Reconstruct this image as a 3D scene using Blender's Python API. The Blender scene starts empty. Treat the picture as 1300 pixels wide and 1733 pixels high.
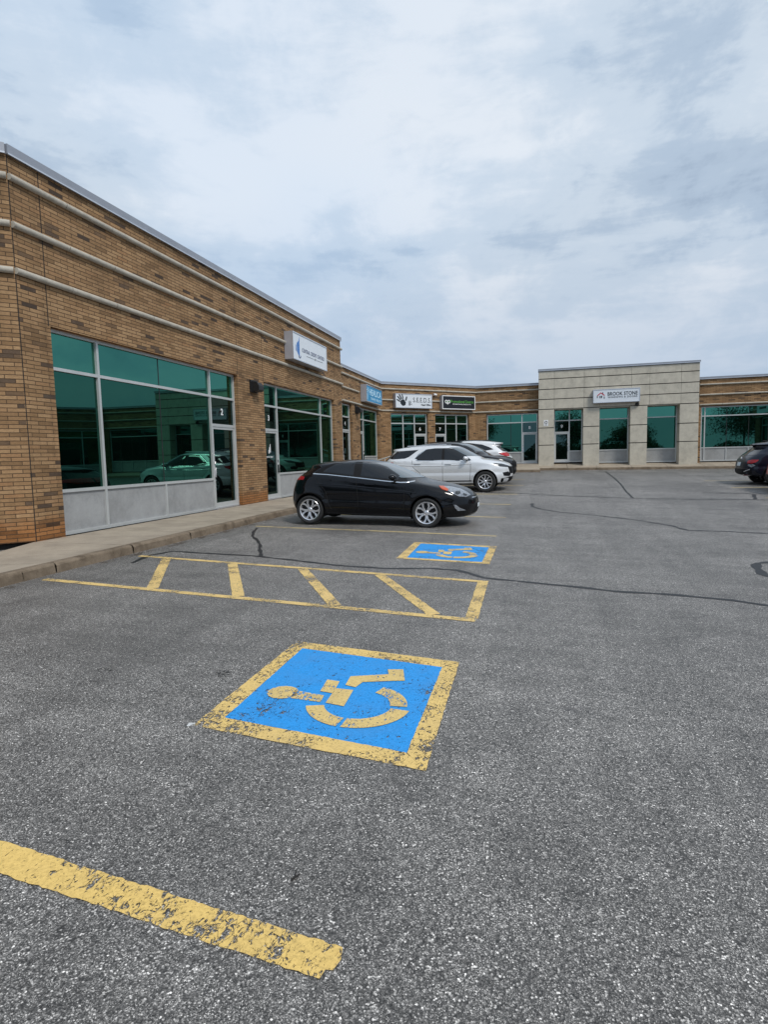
import bpy, bmesh, math, random
import numpy as np
from mathutils import Vector, Matrix
rnd = random.Random(7)
S = bpy.context.scene
COL = S.collection

# ------------------------------------------------------------------ camera
cam = bpy.data.objects.new('camera', bpy.data.cameras.new('camera'))
COL.objects.link(cam)
S.camera = cam
cam.data.sensor_fit = 'VERTICAL'
cam.data.sensor_height = 36.0
cam.data.lens = 20.773
cam.data.clip_start = 0.05
cam.data.clip_end = 4000
dn = np.array([.0235, 1, .0933]); dn /= np.linalg.norm(dn)
ya = np.array([265., -99.5, 1000.]); ya -= dn * (ya @ dn); ya /= np.linalg.norm(ya)
xa = np.cross(ya, -dn)
if xa[0] < 0: xa = -xa
RW = np.array([xa, ya, -dn])
cm = np.eye(4)
cm[:3, 0] = RW[:, 0]; cm[:3, 1] = -RW[:, 1]; cm[:3, 2] = -RW[:, 2]
cm[:3, 3] = (0, 0, 1.6)
cam.matrix_world = Matrix(cm.tolist())

# ------------------------------------------------------------------ world: overcast sky
SUN_EL, SUN_AZ = math.radians(50), math.radians(128)
W = bpy.data.worlds.new('World'); S.world = W; W.use_nodes = True
nt = W.node_tree; N = nt.nodes; Lk = nt.links
N.clear()
out = N.new('ShaderNodeOutputWorld'); bg = N.new('ShaderNodeBackground')
Lk.new(bg.outputs[0], out.inputs[0]); bg.inputs[1].default_value = 0.1
sky = N.new('ShaderNodeTexSky'); sky.sky_type = 'NISHITA'; sky.sun_disc = False
sky.sun_elevation = SUN_EL; sky.sun_rotation = SUN_AZ
tc = N.new('ShaderNodeTexCoord'); sep = N.new('ShaderNodeSeparateXYZ'); Lk.new(tc.outputs['Generated'], sep.inputs[0])
def wm(op, a, b=None, c=None):
    n = N.new('ShaderNodeMath'); n.operation = op
    for i, v in enumerate((a, b, c)):
        if v is None: continue
        if isinstance(v, (int, float)): n.inputs[i].default_value = v
        else: Lk.new(v, n.inputs[i])
    return n.outputs[0]
zz = wm('ADD', wm('MAXIMUM', sep.outputs[2], 0.0), 0.42)
cx = wm('DIVIDE', sep.outputs[0], zz); cy = wm('DIVIDE', sep.outputs[1], zz)
cmb = N.new('ShaderNodeCombineXYZ'); Lk.new(cx, cmb.inputs[0]); Lk.new(cy, cmb.inputs[1])
def wnoise(scale, detail, rough, loc, dist=0.0, sc=(1, 1, 1)):
    mp = N.new('ShaderNodeMapping'); mp.inputs['Location'].default_value = loc; mp.inputs['Scale'].default_value = sc
    Lk.new(cmb.outputs[0], mp.inputs[0])
    n = N.new('ShaderNodeTexNoise'); n.inputs['Scale'].default_value = scale; n.inputs['Detail'].default_value = detail
    n.inputs['Roughness'].default_value = rough; n.inputs['Distortion'].default_value = dist
    Lk.new(mp.outputs[0], n.inputs['Vector']); return n.outputs[0]
def wramp(fac, stops):
    r = N.new('ShaderNodeValToRGB'); Lk.new(fac, r.inputs[0])
    e = r.color_ramp.elements
    while len(e) < len(stops): e.new(0.5)
    for i, (p, c) in enumerate(stops): e[i].position = p; e[i].color = (*c, 1)
    r.color_ramp.interpolation = 'EASE'
    return r.outputs[0]
def wmix(f, a, b):
    m = N.new('ShaderNodeMix'); m.data_type = 'RGBA'
    if isinstance(f, float): m.inputs[0].default_value = f
    else: Lk.new(f, m.inputs[0])
    for i, v in ((6, a), (7, b)):
        if isinstance(v, tuple): m.inputs[i].default_value = (*v, 1)
        else: Lk.new(v, m.inputs[i])
    return m.outputs[2]
n1 = wnoise(0.75, 7, 0.55, (3.1, 1.4, 0), 0.35, (1.15, .8, 1))
n2 = wnoise(2.6, 9, 0.6, (7.7, 2.2, 1), 0.5, (1.2, .75, 1))
def dnoise(scale, detail, rough, loc, sc, dist=0.0):
    mp = N.new('ShaderNodeMapping'); mp.inputs['Location'].default_value = loc; mp.inputs['Scale'].default_value = sc
    Lk.new(tc.outputs['Generated'], mp.inputs[0])
    n = N.new('ShaderNodeTexNoise'); n.inputs['Scale'].default_value = scale; n.inputs['Detail'].default_value = detail
    n.inputs['Roughness'].default_value = rough; n.inputs['Distortion'].default_value = dist
    Lk.new(mp.outputs[0], n.inputs['Vector']); return n.outputs[0]
n4 = dnoise(2.3, 9, .6, (2.2, 5.1, .7), (.8, .8, 3.6), .25)
n5 = dnoise(7.0, 8, .62, (1.2, 3.1, .2), (1, 1, 1.9), .4)
n3 = wnoise(0.5, 4, 0.5, (1.3, 9.2, 4), 0.2)
mixn = wm('ADD', wm('ADD', wm('MULTIPLY', n1, 0.33), wm('MULTIPLY', n2, 0.18)), wm('ADD', wm('MULTIPLY', n4, 0.32), wm('MULTIPLY', n5, 0.17)))
CLOUD = wramp(mixn, [(0.415, (2.05, 2.6, 3.4)), (0.462, (3.1, 3.75, 4.55)), (0.505, (4.2, 4.75, 5.35)), (0.575, (5.6, 5.85, 6.15))])
thin = wramp(n3, [(0.40, (0, 0, 0)), (0.66, (1, 1, 1))])
thinv = wm('MULTIPLY', thin, 0.35)
CL2 = wmix(thinv, CLOUD, (3.2, 4.5, 6.2))
elev = wramp(sep.outputs[2], [(0.0, (1, 1, 1)), (0.42, (0, 0, 0))])
CL3 = wmix(wm('MULTIPLY', elev, 0.72), CL2, (2.1, 2.9, 4.1))
mixs = wmix(0.96, sky.outputs[0], CL3)
Lk.new(mixs, bg.inputs[0])

sunl = bpy.data.lights.new('sun', 'SUN'); sunl.energy = 1.5; sunl.angle = math.radians(14); sunl.color = (1, .96, .9)
sun = bpy.data.objects.new('sun', sunl); COL.objects.link(sun)
# sun_rotation is measured clockwise from +Y, seen from above
sd = Vector((math.sin(SUN_AZ) * math.cos(SUN_EL), math.cos(SUN_AZ) * math.cos(SUN_EL), math.sin(SUN_EL)))
sun.rotation_euler = sd.to_track_quat('Z', 'Y').to_euler()
S.view_settings.view_transform = 'Standard'; S.view_settings.look = 'None'
S.view_settings.exposure = 0.6; S.view_settings.gamma = 1.0

# ------------------------------------------------------------------ materials
def mat(name):
    m = bpy.data.materials.new(name); m.use_nodes = True
    t = m.node_tree; t.nodes.clear()
    o = t.nodes.new('ShaderNodeOutputMaterial'); p = t.nodes.new('ShaderNodeBsdfPrincipled')
    t.links.new(p.outputs[0], o.inputs[0])
    return m, t, p, o
class G:                                     # little node helper
    def __init__(s, t): s.t = t
    def n(s, k, **kw):
        x = s.t.nodes.new(k)
        for a, b in kw.items(): setattr(x, a, b)
        return x
    def l(s, a, b): s.t.links.new(a, b)
    def math(s, op, a, b=None, c=None):
        x = s.n('ShaderNodeMath', operation=op)
        for i, v in enumerate((a, b, c)):
            if v is None: continue
            if isinstance(v, (int, float)): x.inputs[i].default_value = v
            else: s.l(v, x.inputs[i])
        return x.outputs[0]
    def coord(s, kind='Object', scale=(1, 1, 1), loc=(0, 0, 0), rot=(0, 0, 0)):
        c = s.n('ShaderNodeTexCoord'); m = s.n('ShaderNodeMapping')
        m.inputs['Scale'].default_value = scale; m.inputs['Location'].default_value = loc; m.inputs['Rotation'].default_value = rot
        s.l(c.outputs[kind], m.inputs[0]); return m.outputs[0]
    def noise(s, v, sc, d=4, r=.5, dist=0):
        x = s.n('ShaderNodeTexNoise'); x.inputs['Scale'].default_value = sc; x.inputs['Detail'].default_value = d
        x.inputs['Roughness'].default_value = r; x.inputs['Distortion'].default_value = dist
        s.l(v, x.inputs['Vector']); return x.outputs[0]
    def voro(s, v, sc, feat='F1', rand=1.0):
        x = s.n('ShaderNodeTexVoronoi', feature=feat); x.inputs['Scale'].default_value = sc; x.inputs['Randomness'].default_value = rand
        s.l(v, x.inputs['Vector']); return x
    def ramp(s, f, st, interp='LINEAR'):
        r = s.n('ShaderNodeValToRGB'); s.l(f, r.inputs[0]); e = r.color_ramp.elements
        while len(e) < len(st): e.new(.5)
        for i, (p, c) in enumerate(st):
            e[i].position = p; e[i].color = (*c, 1) if isinstance(c, tuple) else (c, c, c, 1)
        r.color_ramp.interpolation = interp; return r.outputs[0]
    def mix(s, f, a, b, mode='MIX'):
        m = s.n('ShaderNodeMix', data_type='RGBA', blend_type=mode)
        if isinstance(f, (int, float)): m.inputs[0].default_value = f
        else: s.l(f, m.inputs[0])
        for i, v in ((6, a), (7, b)):
            if isinstance(v, tuple): m.inputs[i].default_value = (*v, 1)
            else: s.l(v, m.inputs[i])
        return m.outputs[2]
    def bump(s, h, strength, dist, p):
        b = s.n('ShaderNodeBump'); b.inputs['Strength'].default_value = strength; b.inputs['Distance'].default_value = dist
        s.l(h, b.inputs['Height']); s.l(b.outputs[0], p.inputs['Normal'])

def simple(name, col, rough=.6, metal=0., var=.12, vs=3., coat=0., spec=.5):
    m, t, p, o = mat(name); g = G(t); v = g.coord()
    n = g.noise(v, vs, 5, .6)
    lo = tuple(c * (1 - var) for c in col); hi = tuple(min(1, c * (1 + var)) for c in col)
    g.l(g.ramp(n, [(.3, lo), (.7, hi)]), p.inputs['Base Color'])
    g.l(g.ramp(n, [(.3, max(.02, rough * .9)), (.7, min(1, rough * 1.1))]), p.inputs['Roughness'])
    p.inputs['Metallic'].default_value = metal; p.inputs['Coat Weight'].default_value = coat
    p.inputs['Coat Roughness'].default_value = .03
    p.inputs['Specular IOR Level'].default_value = spec
    return m

def m_asphalt():
    m, t, p, o = mat('asphalt'); g = G(t); v0 = g.coord()
    wn = g.n('ShaderNodeTexNoise'); wn.inputs['Scale'].default_value = 170; wn.inputs['Detail'].default_value = 2; g.l(v0, wn.inputs['Vector'])
    va = g.n('ShaderNodeVectorMath', operation='MULTIPLY_ADD'); g.l(wn.outputs['Color'], va.inputs[0]); va.inputs[1].default_value = (.006, .006, .006); g.l(v0, va.inputs[2]); v = va.outputs[0]
    vo = g.voro(v, 165); sepc = g.n('ShaderNodeSeparateColor'); g.l(vo.outputs['Color'], sepc.inputs[0])
    vo2 = g.voro(v, 340); sep2 = g.n('ShaderNodeSeparateColor'); g.l(vo2.outputs['Color'], sep2.inputs[0])
    a = g.ramp(sepc.outputs[0], [(0, .024), (.45, .050), (.72, .10), (.87, .20), (.95, .34), (1, .50)])
    b = g.ramp(sep2.outputs[0], [(0, .022), (.5, .055), (.8, .13), (.93, .27), (1, .42)])
    sel = g.ramp(g.noise(v, 26, 3, .6), [(.42, 0.0), (.58, 1.0)])
    c = g.mix(sel, a, b)
    edge = g.ramp(vo.outputs['Distance'], [(.4, 1.0), (.8, .35)])
    c = g.mix(1.0, c, edge, 'MULTIPLY')
    clump = g.ramp(g.noise(v0, 42, 4, .75), [(.32, .64), (.5, 1.0), (.68, 1.4)])
    c = g.mix(1.0, c, clump, 'MULTIPLY')
    # wear: broad lighter and darker patches, long streaks of tyre polish, fine grime
    big = g.ramp(g.noise(v, .35, 5, .6, .4), [(.3, .74), (.5, 1.0), (.72, 1.2)])
    mid = g.ramp(g.noise(v, 2.4, 6, .68), [(.28, .76), (.5, 1.0), (.74, 1.2)])
    st = g.ramp(g.noise(g.coord(scale=(.14, 2.2, 1), rot=(0, 0, .12)), 1.6, 5, .6), [(.3, .86), (.7, 1.13)])
    st2 = g.ramp(g.noise(g.coord(scale=(2.0, .12, 1)), 1.1, 4, .6), [(.35, .9), (.68, 1.1)])
    for q in (big, mid, st, st2): c = g.mix(1.0, c, q, 'MULTIPLY')
    spot = g.ramp(g.noise(v, 1.1, 3, .5, 1.5), [(.66, 0.0), (.74, .45)])
    c = g.mix(spot, c, (.028, .028, .03))
    c = g.mix(1.0, c, (2.24, 2.1, 1.94), 'MULTIPLY')
    g.l(c, p.inputs['Base Color']); p.inputs['Roughness'].default_value = .58; p.inputs['Specular IOR Level'].default_value = .5
    g.bump(g.mix(.5, vo.outputs['Distance'], g.noise(v, 90, 3, .7)), .7, .006, p)
    return m

def m_paint(name, col, amt, sc=1.0, ang=0.0, dusty=.2):
    """worn road paint: the chipped spots are holes that show the asphalt below"""
    m, t, p, o = mat(name); g = G(t); v = g.coord()
    n = g.noise(g.coord(scale=(1, .6, 1), rot=(0, 0, ang)), 48 * sc, 7, .74, .8)
    zone = g.noise(v, 3.2 * sc, 4, .6)
    crack = g.voro(g.coord(scale=(1.2, .55, 1), rot=(0, 0, ang)), 26 * sc, 'DISTANCE_TO_EDGE').outputs['Distance']
    grit = g.noise(v, 150, 2, .6)
    th = g.math('ADD', .735 - amt * .5, g.math('MULTIPLY', g.math('SUBTRACT', .5, zone), .62 * (.4 + amt)))
    chips = g.math('GREATER_THAN', n, th)
    cr = g.math('LESS_THAN', g.math('ADD', crack, g.math('MULTIPLY', grit, .05)), g.math('MULTIPLY', g.ramp(zone, [(.36, 0.15), (.6, 1.0)]), .055 * amt * 2.4))
    gr = g.math('GREATER_THAN', grit, .80 - amt * .22)
    hole = g.math('MAXIMUM', g.math('MAXIMUM', chips, cr), gr)
    dark = tuple(c * .66 for c in col); lite = tuple(min(1, c * 1.1 + .015) for c in col)
    c = g.ramp(g.noise(v, 60, 5, .75), [(.3, dark), (.5, col), (.72, lite)])
    c = g.mix(g.math('MULTIPLY', g.ramp(g.noise(v, 5, 5, .6), [(.4, 0.0), (.75, 1.0)]), dusty), c, (.16, .15, .13))
    g.l(c, p.inputs['Base Color']); p.inputs['Roughness'].default_value = .72
    g.bump(g.mix(.5, g.noise(v, 110, 3, .7), g.voro(v, 115).outputs['Distance']), .45, .004, p)
    tr = g.n('ShaderNodeBsdfTransparent'); ms = g.n('ShaderNodeMixShader')
    g.l(hole, ms.inputs[0]); g.l(p.outputs[0], ms.inputs[1]); g.l(tr.outputs[0], ms.inputs[2]); g.l(ms.outputs[0], o.inputs[0])
    return m

def m_brick():
    m, t, p, o = mat('tan_brick'); g = G(t); uv = g.coord('UV')
    def brick(c1, c2, mo):
        b = g.n('ShaderNodeTexBrick'); b.offset = .5; b.squash = 1
        b.inputs['Scale'].default_value = 1; b.inputs['Brick Width'].default_value = .30; b.inputs['Row Height'].default_value = .0667
        b.inputs['Mortar Size'].default_value = .0058; b.inputs['Mortar Smooth'].default_value = .15; b.inputs['Bias'].default_value = 0
        b.inputs['Color1'].default_value = (c1, c1, c1, 1); b.inputs['Color2'].default_value = (c2, c2, c2, 1); b.inputs['Mortar'].default_value = (mo, mo, mo, 1)
        g.l(uv, b.inputs['Vector']); return b
    b = brick(0, 1, .5)
    zone = g.noise(uv, .55, 3, .55)
    r = g.math('ADD', b.outputs['Color'], g.math('MULTIPLY', g.math('SUBTRACT', zone, .5), .16))
    c = g.ramp(r, [(0, (.065, .048, .038)), (.038, (.115, .080, .056)), (.065, (.20, .125, .066)), (.30, (.26, .163, .086)), (.55, (.30, .192, .104)), (.8, (.34, .224, .125)), (1, (.28, .165, .085))])
    fine = g.noise(g.coord('UV', scale=(1, 2.5, 1)), 22, 6, .7)
    c = g.mix(1.0, c, g.ramp(fine, [(.25, .62), (.5, 1.0), (.75, 1.22)]), 'MULTIPLY')
    big = g.noise(uv, .9, 5, .6)
    c = g.mix(1.0, c, g.ramp(big, [(.3, .82), (.7, 1.12)]), 'MULTIPLY')
    stn = g.ramp(g.noise(g.coord('UV', scale=(3.2, .35, 1)), 1.3, 5, .65), [(.5, 1.0), (.74, .74)])
    c = g.mix(1.0, c, stn, 'MULTIPLY')
    su = g.n('ShaderNodeSeparateXYZ'); g.l(uv, su.inputs[0])   # damp, rusty lowest courses
    damp = g.ramp(g.math('ADD', su.outputs[1], g.math('MULTIPLY', g.noise(uv, 2.2, 5, .7), .35)), [(.70, .85), (.92, 0.0)])
    c = g.mix(damp, c, g.mix(1.0, c, (.92, .62, .38), 'MULTIPLY'))
    bloom = g.ramp(g.noise(g.coord('UV', scale=(.5, 1.4, 1)), 1.7, 6, .7), [(.60, 0.0), (.80, .22)])
    c = g.mix(bloom, c, (.42, .34, .25))
    c = g.mix(1.0, c, (1.16, 1.10, 1.02), 'MULTIPLY')
    c = g.mix(b.outputs['Fac'], c, (.080, .050, .030))
    g.l(c, p.inputs['Base Color']); p.inputs['Roughness'].default_value = .85; p.inputs['Specular IOR Level'].default_value = .25
    inv = g.math('SUBTRACT', 1, b.outputs['Fac'])
    g.bump(g.math('ADD', inv, g.math('MULTIPLY', fine, .45)), .8, .010, p)
    return m

def m_concrete(name, col, sc=1.0, stain=.5, scol=(.09, .07, .05), bumpd=.004, vert=False):
    m, t, p, o = mat(name); g = G(t); v = g.coord(scale=(1, 1, .3) if vert else (1, 1, 1))
    c = g.ramp(g.noise(g.coord(), 3 * sc, 8, .68), [(.28, tuple(x * .78 for x in col)), (.5, col), (.75, tuple(min(1, x * 1.16) for x in col))])
    c = g.mix(g.math('MULTIPLY', g.ramp(g.noise(v, 1.4 * sc, 6, .7, .3), [(.45, 0.0), (.72, 1.0)]), stain), c, scol)
    fine = g.noise(g.coord(), 75, 4, .75)
    c = g.mix(1.0, c, g.ramp(fine, [(.25, .80), (.75, 1.16)]), 'MULTIPLY')
    g.l(c, p.inputs['Base Color']); p.inputs['Roughness'].default_value = .85
    g.bump(fine, .5, bumpd, p)
    return m

def m_glass(name, tint, dark, rough=.012, refl=.93):
    """solar-control glazing: mirror-like, tinted in the body of the pane"""
    m, t, p, o = mat(name); g = G(t)
    gl = g.n('ShaderNodeBsdfGlossy'); gl.inputs['Roughness'].default_value = rough
    gl.inputs['Color'].default_value = (*tint, 1)
    p.inputs['Base Color'].default_value = (*dark, 1); p.inputs['Roughness'].default_value = .25; p.inputs['Specular IOR Level'].default_value = .1
    b = g.n('ShaderNodeBump'); b.inputs['Strength'].default_value = .012; b.inputs['Distance'].default_value = .01
    g.l(g.noise(g.coord(), 1.1, 2, .4), b.inputs['Height']); g.l(b.outputs[0], gl.inputs['Normal'])
    dirt = g.math('MULTIPLY', g.ramp(g.noise(g.coord(), 2.2, 6, .7), [(.4, 0.0), (.8, 1.0)]), .05)
    ms = g.n('ShaderNodeMixShader'); g.l(g.math('SUBTRACT', refl, dirt), ms.inputs[0])
    g.l(p.outputs[0], ms.inputs[1]); g.l(gl.outputs[0], ms.inputs[2]); g.l(ms.outputs[0], o.inputs[0])
    return m

def m_carpaint(name, col, metal=0., rough=.35, dirt=.12, coat=1., spec=.3):
    m, t, p, o = mat(name); g = G(t); v = g.coord()
    n = g.noise(v, 2.5, 6, .7)
    c = g.mix(g.math('MULTIPLY', g.ramp(n, [(.4, 0.0), (.8, 1.0)]), dirt), col, (.12, .11, .10))
    g.l(c, p.inputs['Base Color']); p.inputs['Metallic'].default_value = metal
    p.inputs['Roughness'].default_value = rough
    p.inputs['Coat Weight'].default_value = coat; p.inputs['Coat Roughness'].default_value = .04; p.inputs['Specular IOR Level'].default_value = spec
    b = g.n('ShaderNodeBump'); b.inputs['Strength'].default_value = .03; b.inputs['Distance'].default_value = .002
    g.l(g.noise(v, 30, 2, .5), b.inputs['Height']); g.l(b.outputs[0], p.inputs['Coat Normal'])
    return m

def m_leaf(name, col):
    m, t, p, o = mat(name); g = G(t)
    r = g.n('ShaderNodeObjectInfo'); n = g.noise(g.coord(), 1.6, 3, .6)
    g.l(g.ramp(n, [(.3, tuple(c * .6 for c in col)), (.7, tuple(c * 1.4 for c in col))]), p.inputs['Base Color'])
    p.inputs['Roughness'].default_value = .7
    return m

M = dict(
    asphalt=m_asphalt(), yellow=m_paint('yellow_paint_worn', (.74, .51, .17), .38), yline=m_paint('yellow_paint_cracked', (.74, .50, .15), .38, 1.0, .1, .1),
    yfar=m_paint('yellow_paint_faded', (.58, .45, .21), .34, .8), yhatch=m_paint('yellow_paint_scuffed', (.73, .51, .19), .34, .95),
    blue=m_paint('blue_paint_worn', (.012, .28, .70), .25, .8, 0, .14), yfig=m_paint('yellow_paint_stencil', (.70, .50, .18), .30, 1.15), grit=m_paint('gutter_grit', (.085, .062, .04), .62, .6), wpaint=m_paint('white_paint_trace', (.6, .6, .58), .3),
    oil=m_paint('oil_stain', (.022, .021, .02), .62, 1.0, 0, 0), tar=simple('tar', (.010, .010, .011), .55, 0, .3, 20), brick=m_brick(),
    walk=m_concrete('sidewalk_concrete', (.36, .30, .23), .7, .45, (.13, .105, .08)), kerb=m_concrete('kerb_concrete', (.21, .16, .11), 2.4, .85, (.06, .038, .02), .012),
    band=m_concrete('cast_stone', (.46, .42, .35), 2, .3, (.2, .18, .15), .002), clad=m_concrete('precast_concrete', (.54, .495, .405), 1, .25, (.24, .22, .19), .003, True),
    groove=simple('shadow_gap', (.045, .043, .04), .9), coping=simple('coping_metal', (.30, .32, .36), .45, .2, .08), near_black=simple('shade_and_joint_black', (.02, .018, .016), .95),  # last one also paints the dark gap below the splayed brick corner
    roof=simple('roof_gravel', (.2, .2, .2), .9, 0, .3, 30), frame=simple('anodised_frame', (.52, .535, .53), .42, .25, .07, 2), panel=m_concrete('grey_panel', (.33, .335, .335), .9, .3, (.2, .2, .195), .0005, True),
    glass=m_glass('green_solar_glass', (.078, .265, .198), (.004, .022, .017)), glassd=m_glass('green_solar_glass_dark', (.042, .15, .112), (.003, .016, .013)), glassv=m_glass('green_vision_glass', (.037, .130, .096), (.003, .015, .012)), dglass=m_glass('dark_door_glass', (.060, .105, .098), (.004, .009, .009)),
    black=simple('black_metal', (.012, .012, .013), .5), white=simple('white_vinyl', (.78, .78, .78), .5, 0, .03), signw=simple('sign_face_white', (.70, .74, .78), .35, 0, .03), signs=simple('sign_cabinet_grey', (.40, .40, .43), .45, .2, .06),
    signb=simple('sign_face_blue', (.02, .27, .52), .35, 0, .08), signk=simple('sign_face_black', (.010, .011, .015), .35), lblue=simple('logo_blue', (.03, .17, .5), .5), navy=simple('logo_navy', (.03, .05, .14), .5), ink=simple('logo_ink', (.008, .014, .02), .5),
    inkg=simple('logo_grey', (.2, .22, .24), .5), green=simple('logo_green', (.11, .40, .06), .5), red=simple('logo_red', (.5, .04, .06), .5), sky=simple('letter_pale_blue', (.50, .76, .92), .5, 0, .03),
    k_black=m_carpaint('car_paint_black', (.002, .0022, .0035), 0., .4, .01, .7, .05), k_silver=m_carpaint('car_paint_silver', (.74, .75, .76), .25, .34), k_dark=m_carpaint('car_paint_graphite', (.012, .012, .015), .1, .4, .05, .7, .1),
    k_white=m_carpaint('car_paint_white', (.74, .75, .76), 0., .4), k_navy=m_carpaint('car_paint_midnight', (.006, .008, .018), .1, .4, .04, .6, .1), k_red=m_carpaint('car_paint_red', (.42, .012, .015), .2, .35),
    cglass=simple('car_window_glass', (.008, .009, .011), .03, 0, .2, 2, 0, .55), trim=simple('black_plastic', (.008, .008, .009), .6, 0, .12, 3, 0, .2), wglass=simple('windscreen_sky_glass', (.085, .108, .122), .025, 0, .15, 2, .6, 1.), seam=simple('panel_gap', (.004, .004, .004), .8), chrome=simple('chrome', (.8, .8, .8), .14, 1., .04),  # windscreen base is pale blue-grey to paint in reflected sky
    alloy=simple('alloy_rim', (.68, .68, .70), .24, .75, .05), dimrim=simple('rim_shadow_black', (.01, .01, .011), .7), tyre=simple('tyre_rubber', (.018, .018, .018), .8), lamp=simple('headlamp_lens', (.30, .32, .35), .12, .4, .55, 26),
    lampd=simple('headlamp_dark', (.05, .055, .06), .1, .2, .3, 14), amber=simple('amber_lens', (.55, .09, .03), .2), tail=simple('tail_lens', (.40, .01, .015), .15, 0, .3, 10), plate=simple('licence_plate', (.62, .66, .68), .5, 0, .1, 30),
    leaf=m_leaf('leaf_green', (.055, .095, .03)), leaf2=m_leaf('leaf_dark_green', (.035, .075, .03)), bark=simple('bark', (.07, .055, .04), .9, 0, .3, 12), paper=simple('paper_notice', (.72, .75, .82), .6, 0, .05, 40),
    lampl=simple('wall_lamp_lens', (.75, .73, .66), .3), rail=simple('painted_rail', (.5, .5, .48), .5),
)

# ------------------------------------------------------------------ building blocks
def tag(o, label=None, cat=None, group=None, kind=None):
    if label: o['label'] = label
    if cat: o['category'] = cat
    if group: o['group'] = group
    if kind: o['kind'] = kind
    return o
def thing(name, label, cat, loc=(0, 0, 0), group=None, rot=(0, 0, 0)):
    o = bpy.data.objects.new(name, None); COL.objects.link(o); o.location = loc; o.rotation_euler = rot
    o.empty_display_size = .3
    return tag(o, label, cat, group)
class MB:
    def __init__(s): s.v = []; s.f = []; s.uv = {}; s.mi = []; s.cur = 0
    def quad(s, pts, uv=None):
        b = len(s.v); s.v += [tuple(p) for p in pts]; s.f.append(tuple(range(b, b + len(pts)))); s.mi.append(s.cur)
        if uv: s.uv[len(s.f) - 1] = uv
    def hexa(s, c):                             # 8 corners: bottom 4 ccw, top 4 ccw
        b = len(s.v); s.v += [tuple(p) for p in c]
        for q in ((3, 2, 1, 0), (4, 5, 6, 7), (0, 1, 5, 4), (1, 2, 6, 5), (2, 3, 7, 6), (3, 0, 4, 7)):
            s.f.append(tuple(b + i for i in q)); s.mi.append(s.cur)
    def box(s, x0, x1, y0, y1, z0, z1):
        s.hexa([(x0, y0, z0), (x1, y0, z0), (x1, y1, z0), (x0, y1, z0), (x0, y0, z1), (x1, y0, z1), (x1, y1, z1), (x0, y1, z1)])
    def fbox(s, fr, u0, u1, n0, n1, z0, z1):    # box in a wall frame
        P = fr.p
        s.hexa([P(u0, n0, z0), P(u1, n0, z0), P(u1, n1, z0), P(u0, n1, z0), P(u0, n0, z1), P(u1, n0, z1), P(u1, n1, z1), P(u0, n1, z1)])
    def prism(s, poly, f0, f1):                 # f0/f1 map 2d -> 3d
        n = len(poly); b = len(s.v)
        s.v += [tuple(f0(*q)) for q in poly] + [tuple(f1(*q)) for q in poly]
        s.f.append(tuple(b + i for i in reversed(range(n)))); s.mi.append(s.cur); s.f.append(tuple(b + n + i for i in range(n))); s.mi.append(s.cur)
        for i in range(n):
            j = (i + 1) % n; s.f.append((b + i, b + j, b + n + j, b + n + i)); s.mi.append(s.cur)
    def tube(s, p0, p1, r0, r1=None, n=10, cap=True):
        r1 = r0 if r1 is None else r1
        p0 = Vector(p0); p1 = Vector(p1); d = (p1 - p0).normalized()
        a = d.orthogonal().normalized(); c = d.cross(a); b = len(s.v)
        for p, r in ((p0, r0), (p1, r1)):
            for i in range(n):
                t = 2 * math.pi * i / n; s.v.append(tuple(p + a * (r * math.cos(t)) + c * (r * math.sin(t))))
        for i in range(n):
            j = (i + 1) % n; s.f.append((b + i, b + j, b + n + j, b + n + i)); s.mi.append(s.cur)
        if cap:
            s.f.append(tuple(b + i for i in reversed(range(n)))); s.mi.append(s.cur); s.f.append(tuple(b + n + i for i in range(n))); s.mi.append(s.cur)
    def build(s, name, mats, parent=None, smooth=None, fix=True):
        me = bpy.data.meshes.new(name); me.from_pydata(s.v, [], s.f)
        if not isinstance(mats, (list, tuple)): mats = [mats]
        for m in mats: me.materials.append(m)
        if len(mats) > 1: me.polygons.foreach_set('material_index', s.mi)
        if s.uv:
            ul = me.uv_layers.new(name='UVMap')
            for fi, uvs in s.uv.items():
                for li, q in zip(me.polygons[fi].loop_indices, uvs): ul.data[li].uv = q
        if fix:
            bm = bmesh.new(); bm.from_mesh(me); bmesh.ops.recalc_face_normals(bm, faces=bm.faces[:]); bm.to_mesh(me); bm.free()
        me.update()
        if smooth is not None:
            me.polygons.foreach_set('use_smooth', [True] * len(me.polygons)); me.set_sharp_from_angle(angle=math.radians(smooth))
        o = bpy.data.objects.new(name, me); COL.objects.link(o)
        if parent: o.parent = parent
        return o
def local(o, root):                             # geometry given in world space under a moved root
    o.matrix_parent_inverse = Matrix.Translation(Vector(root.location)).inverted()
    return o
class Fr:                                       # wall frame: origin, along, outward normal
    def __init__(s, x, y, ux, uy, nx, ny):
        l = math.hypot(ux, uy); s.o = (x, y); s.u = (ux / l, uy / l); l = math.hypot(nx, ny); s.n = (nx / l, ny / l)
    def p(s, u, n, z): return (s.o[0] + s.u[0] * u + s.n[0] * n, s.o[1] + s.u[1] * u + s.n[1] * n, z)

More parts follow.
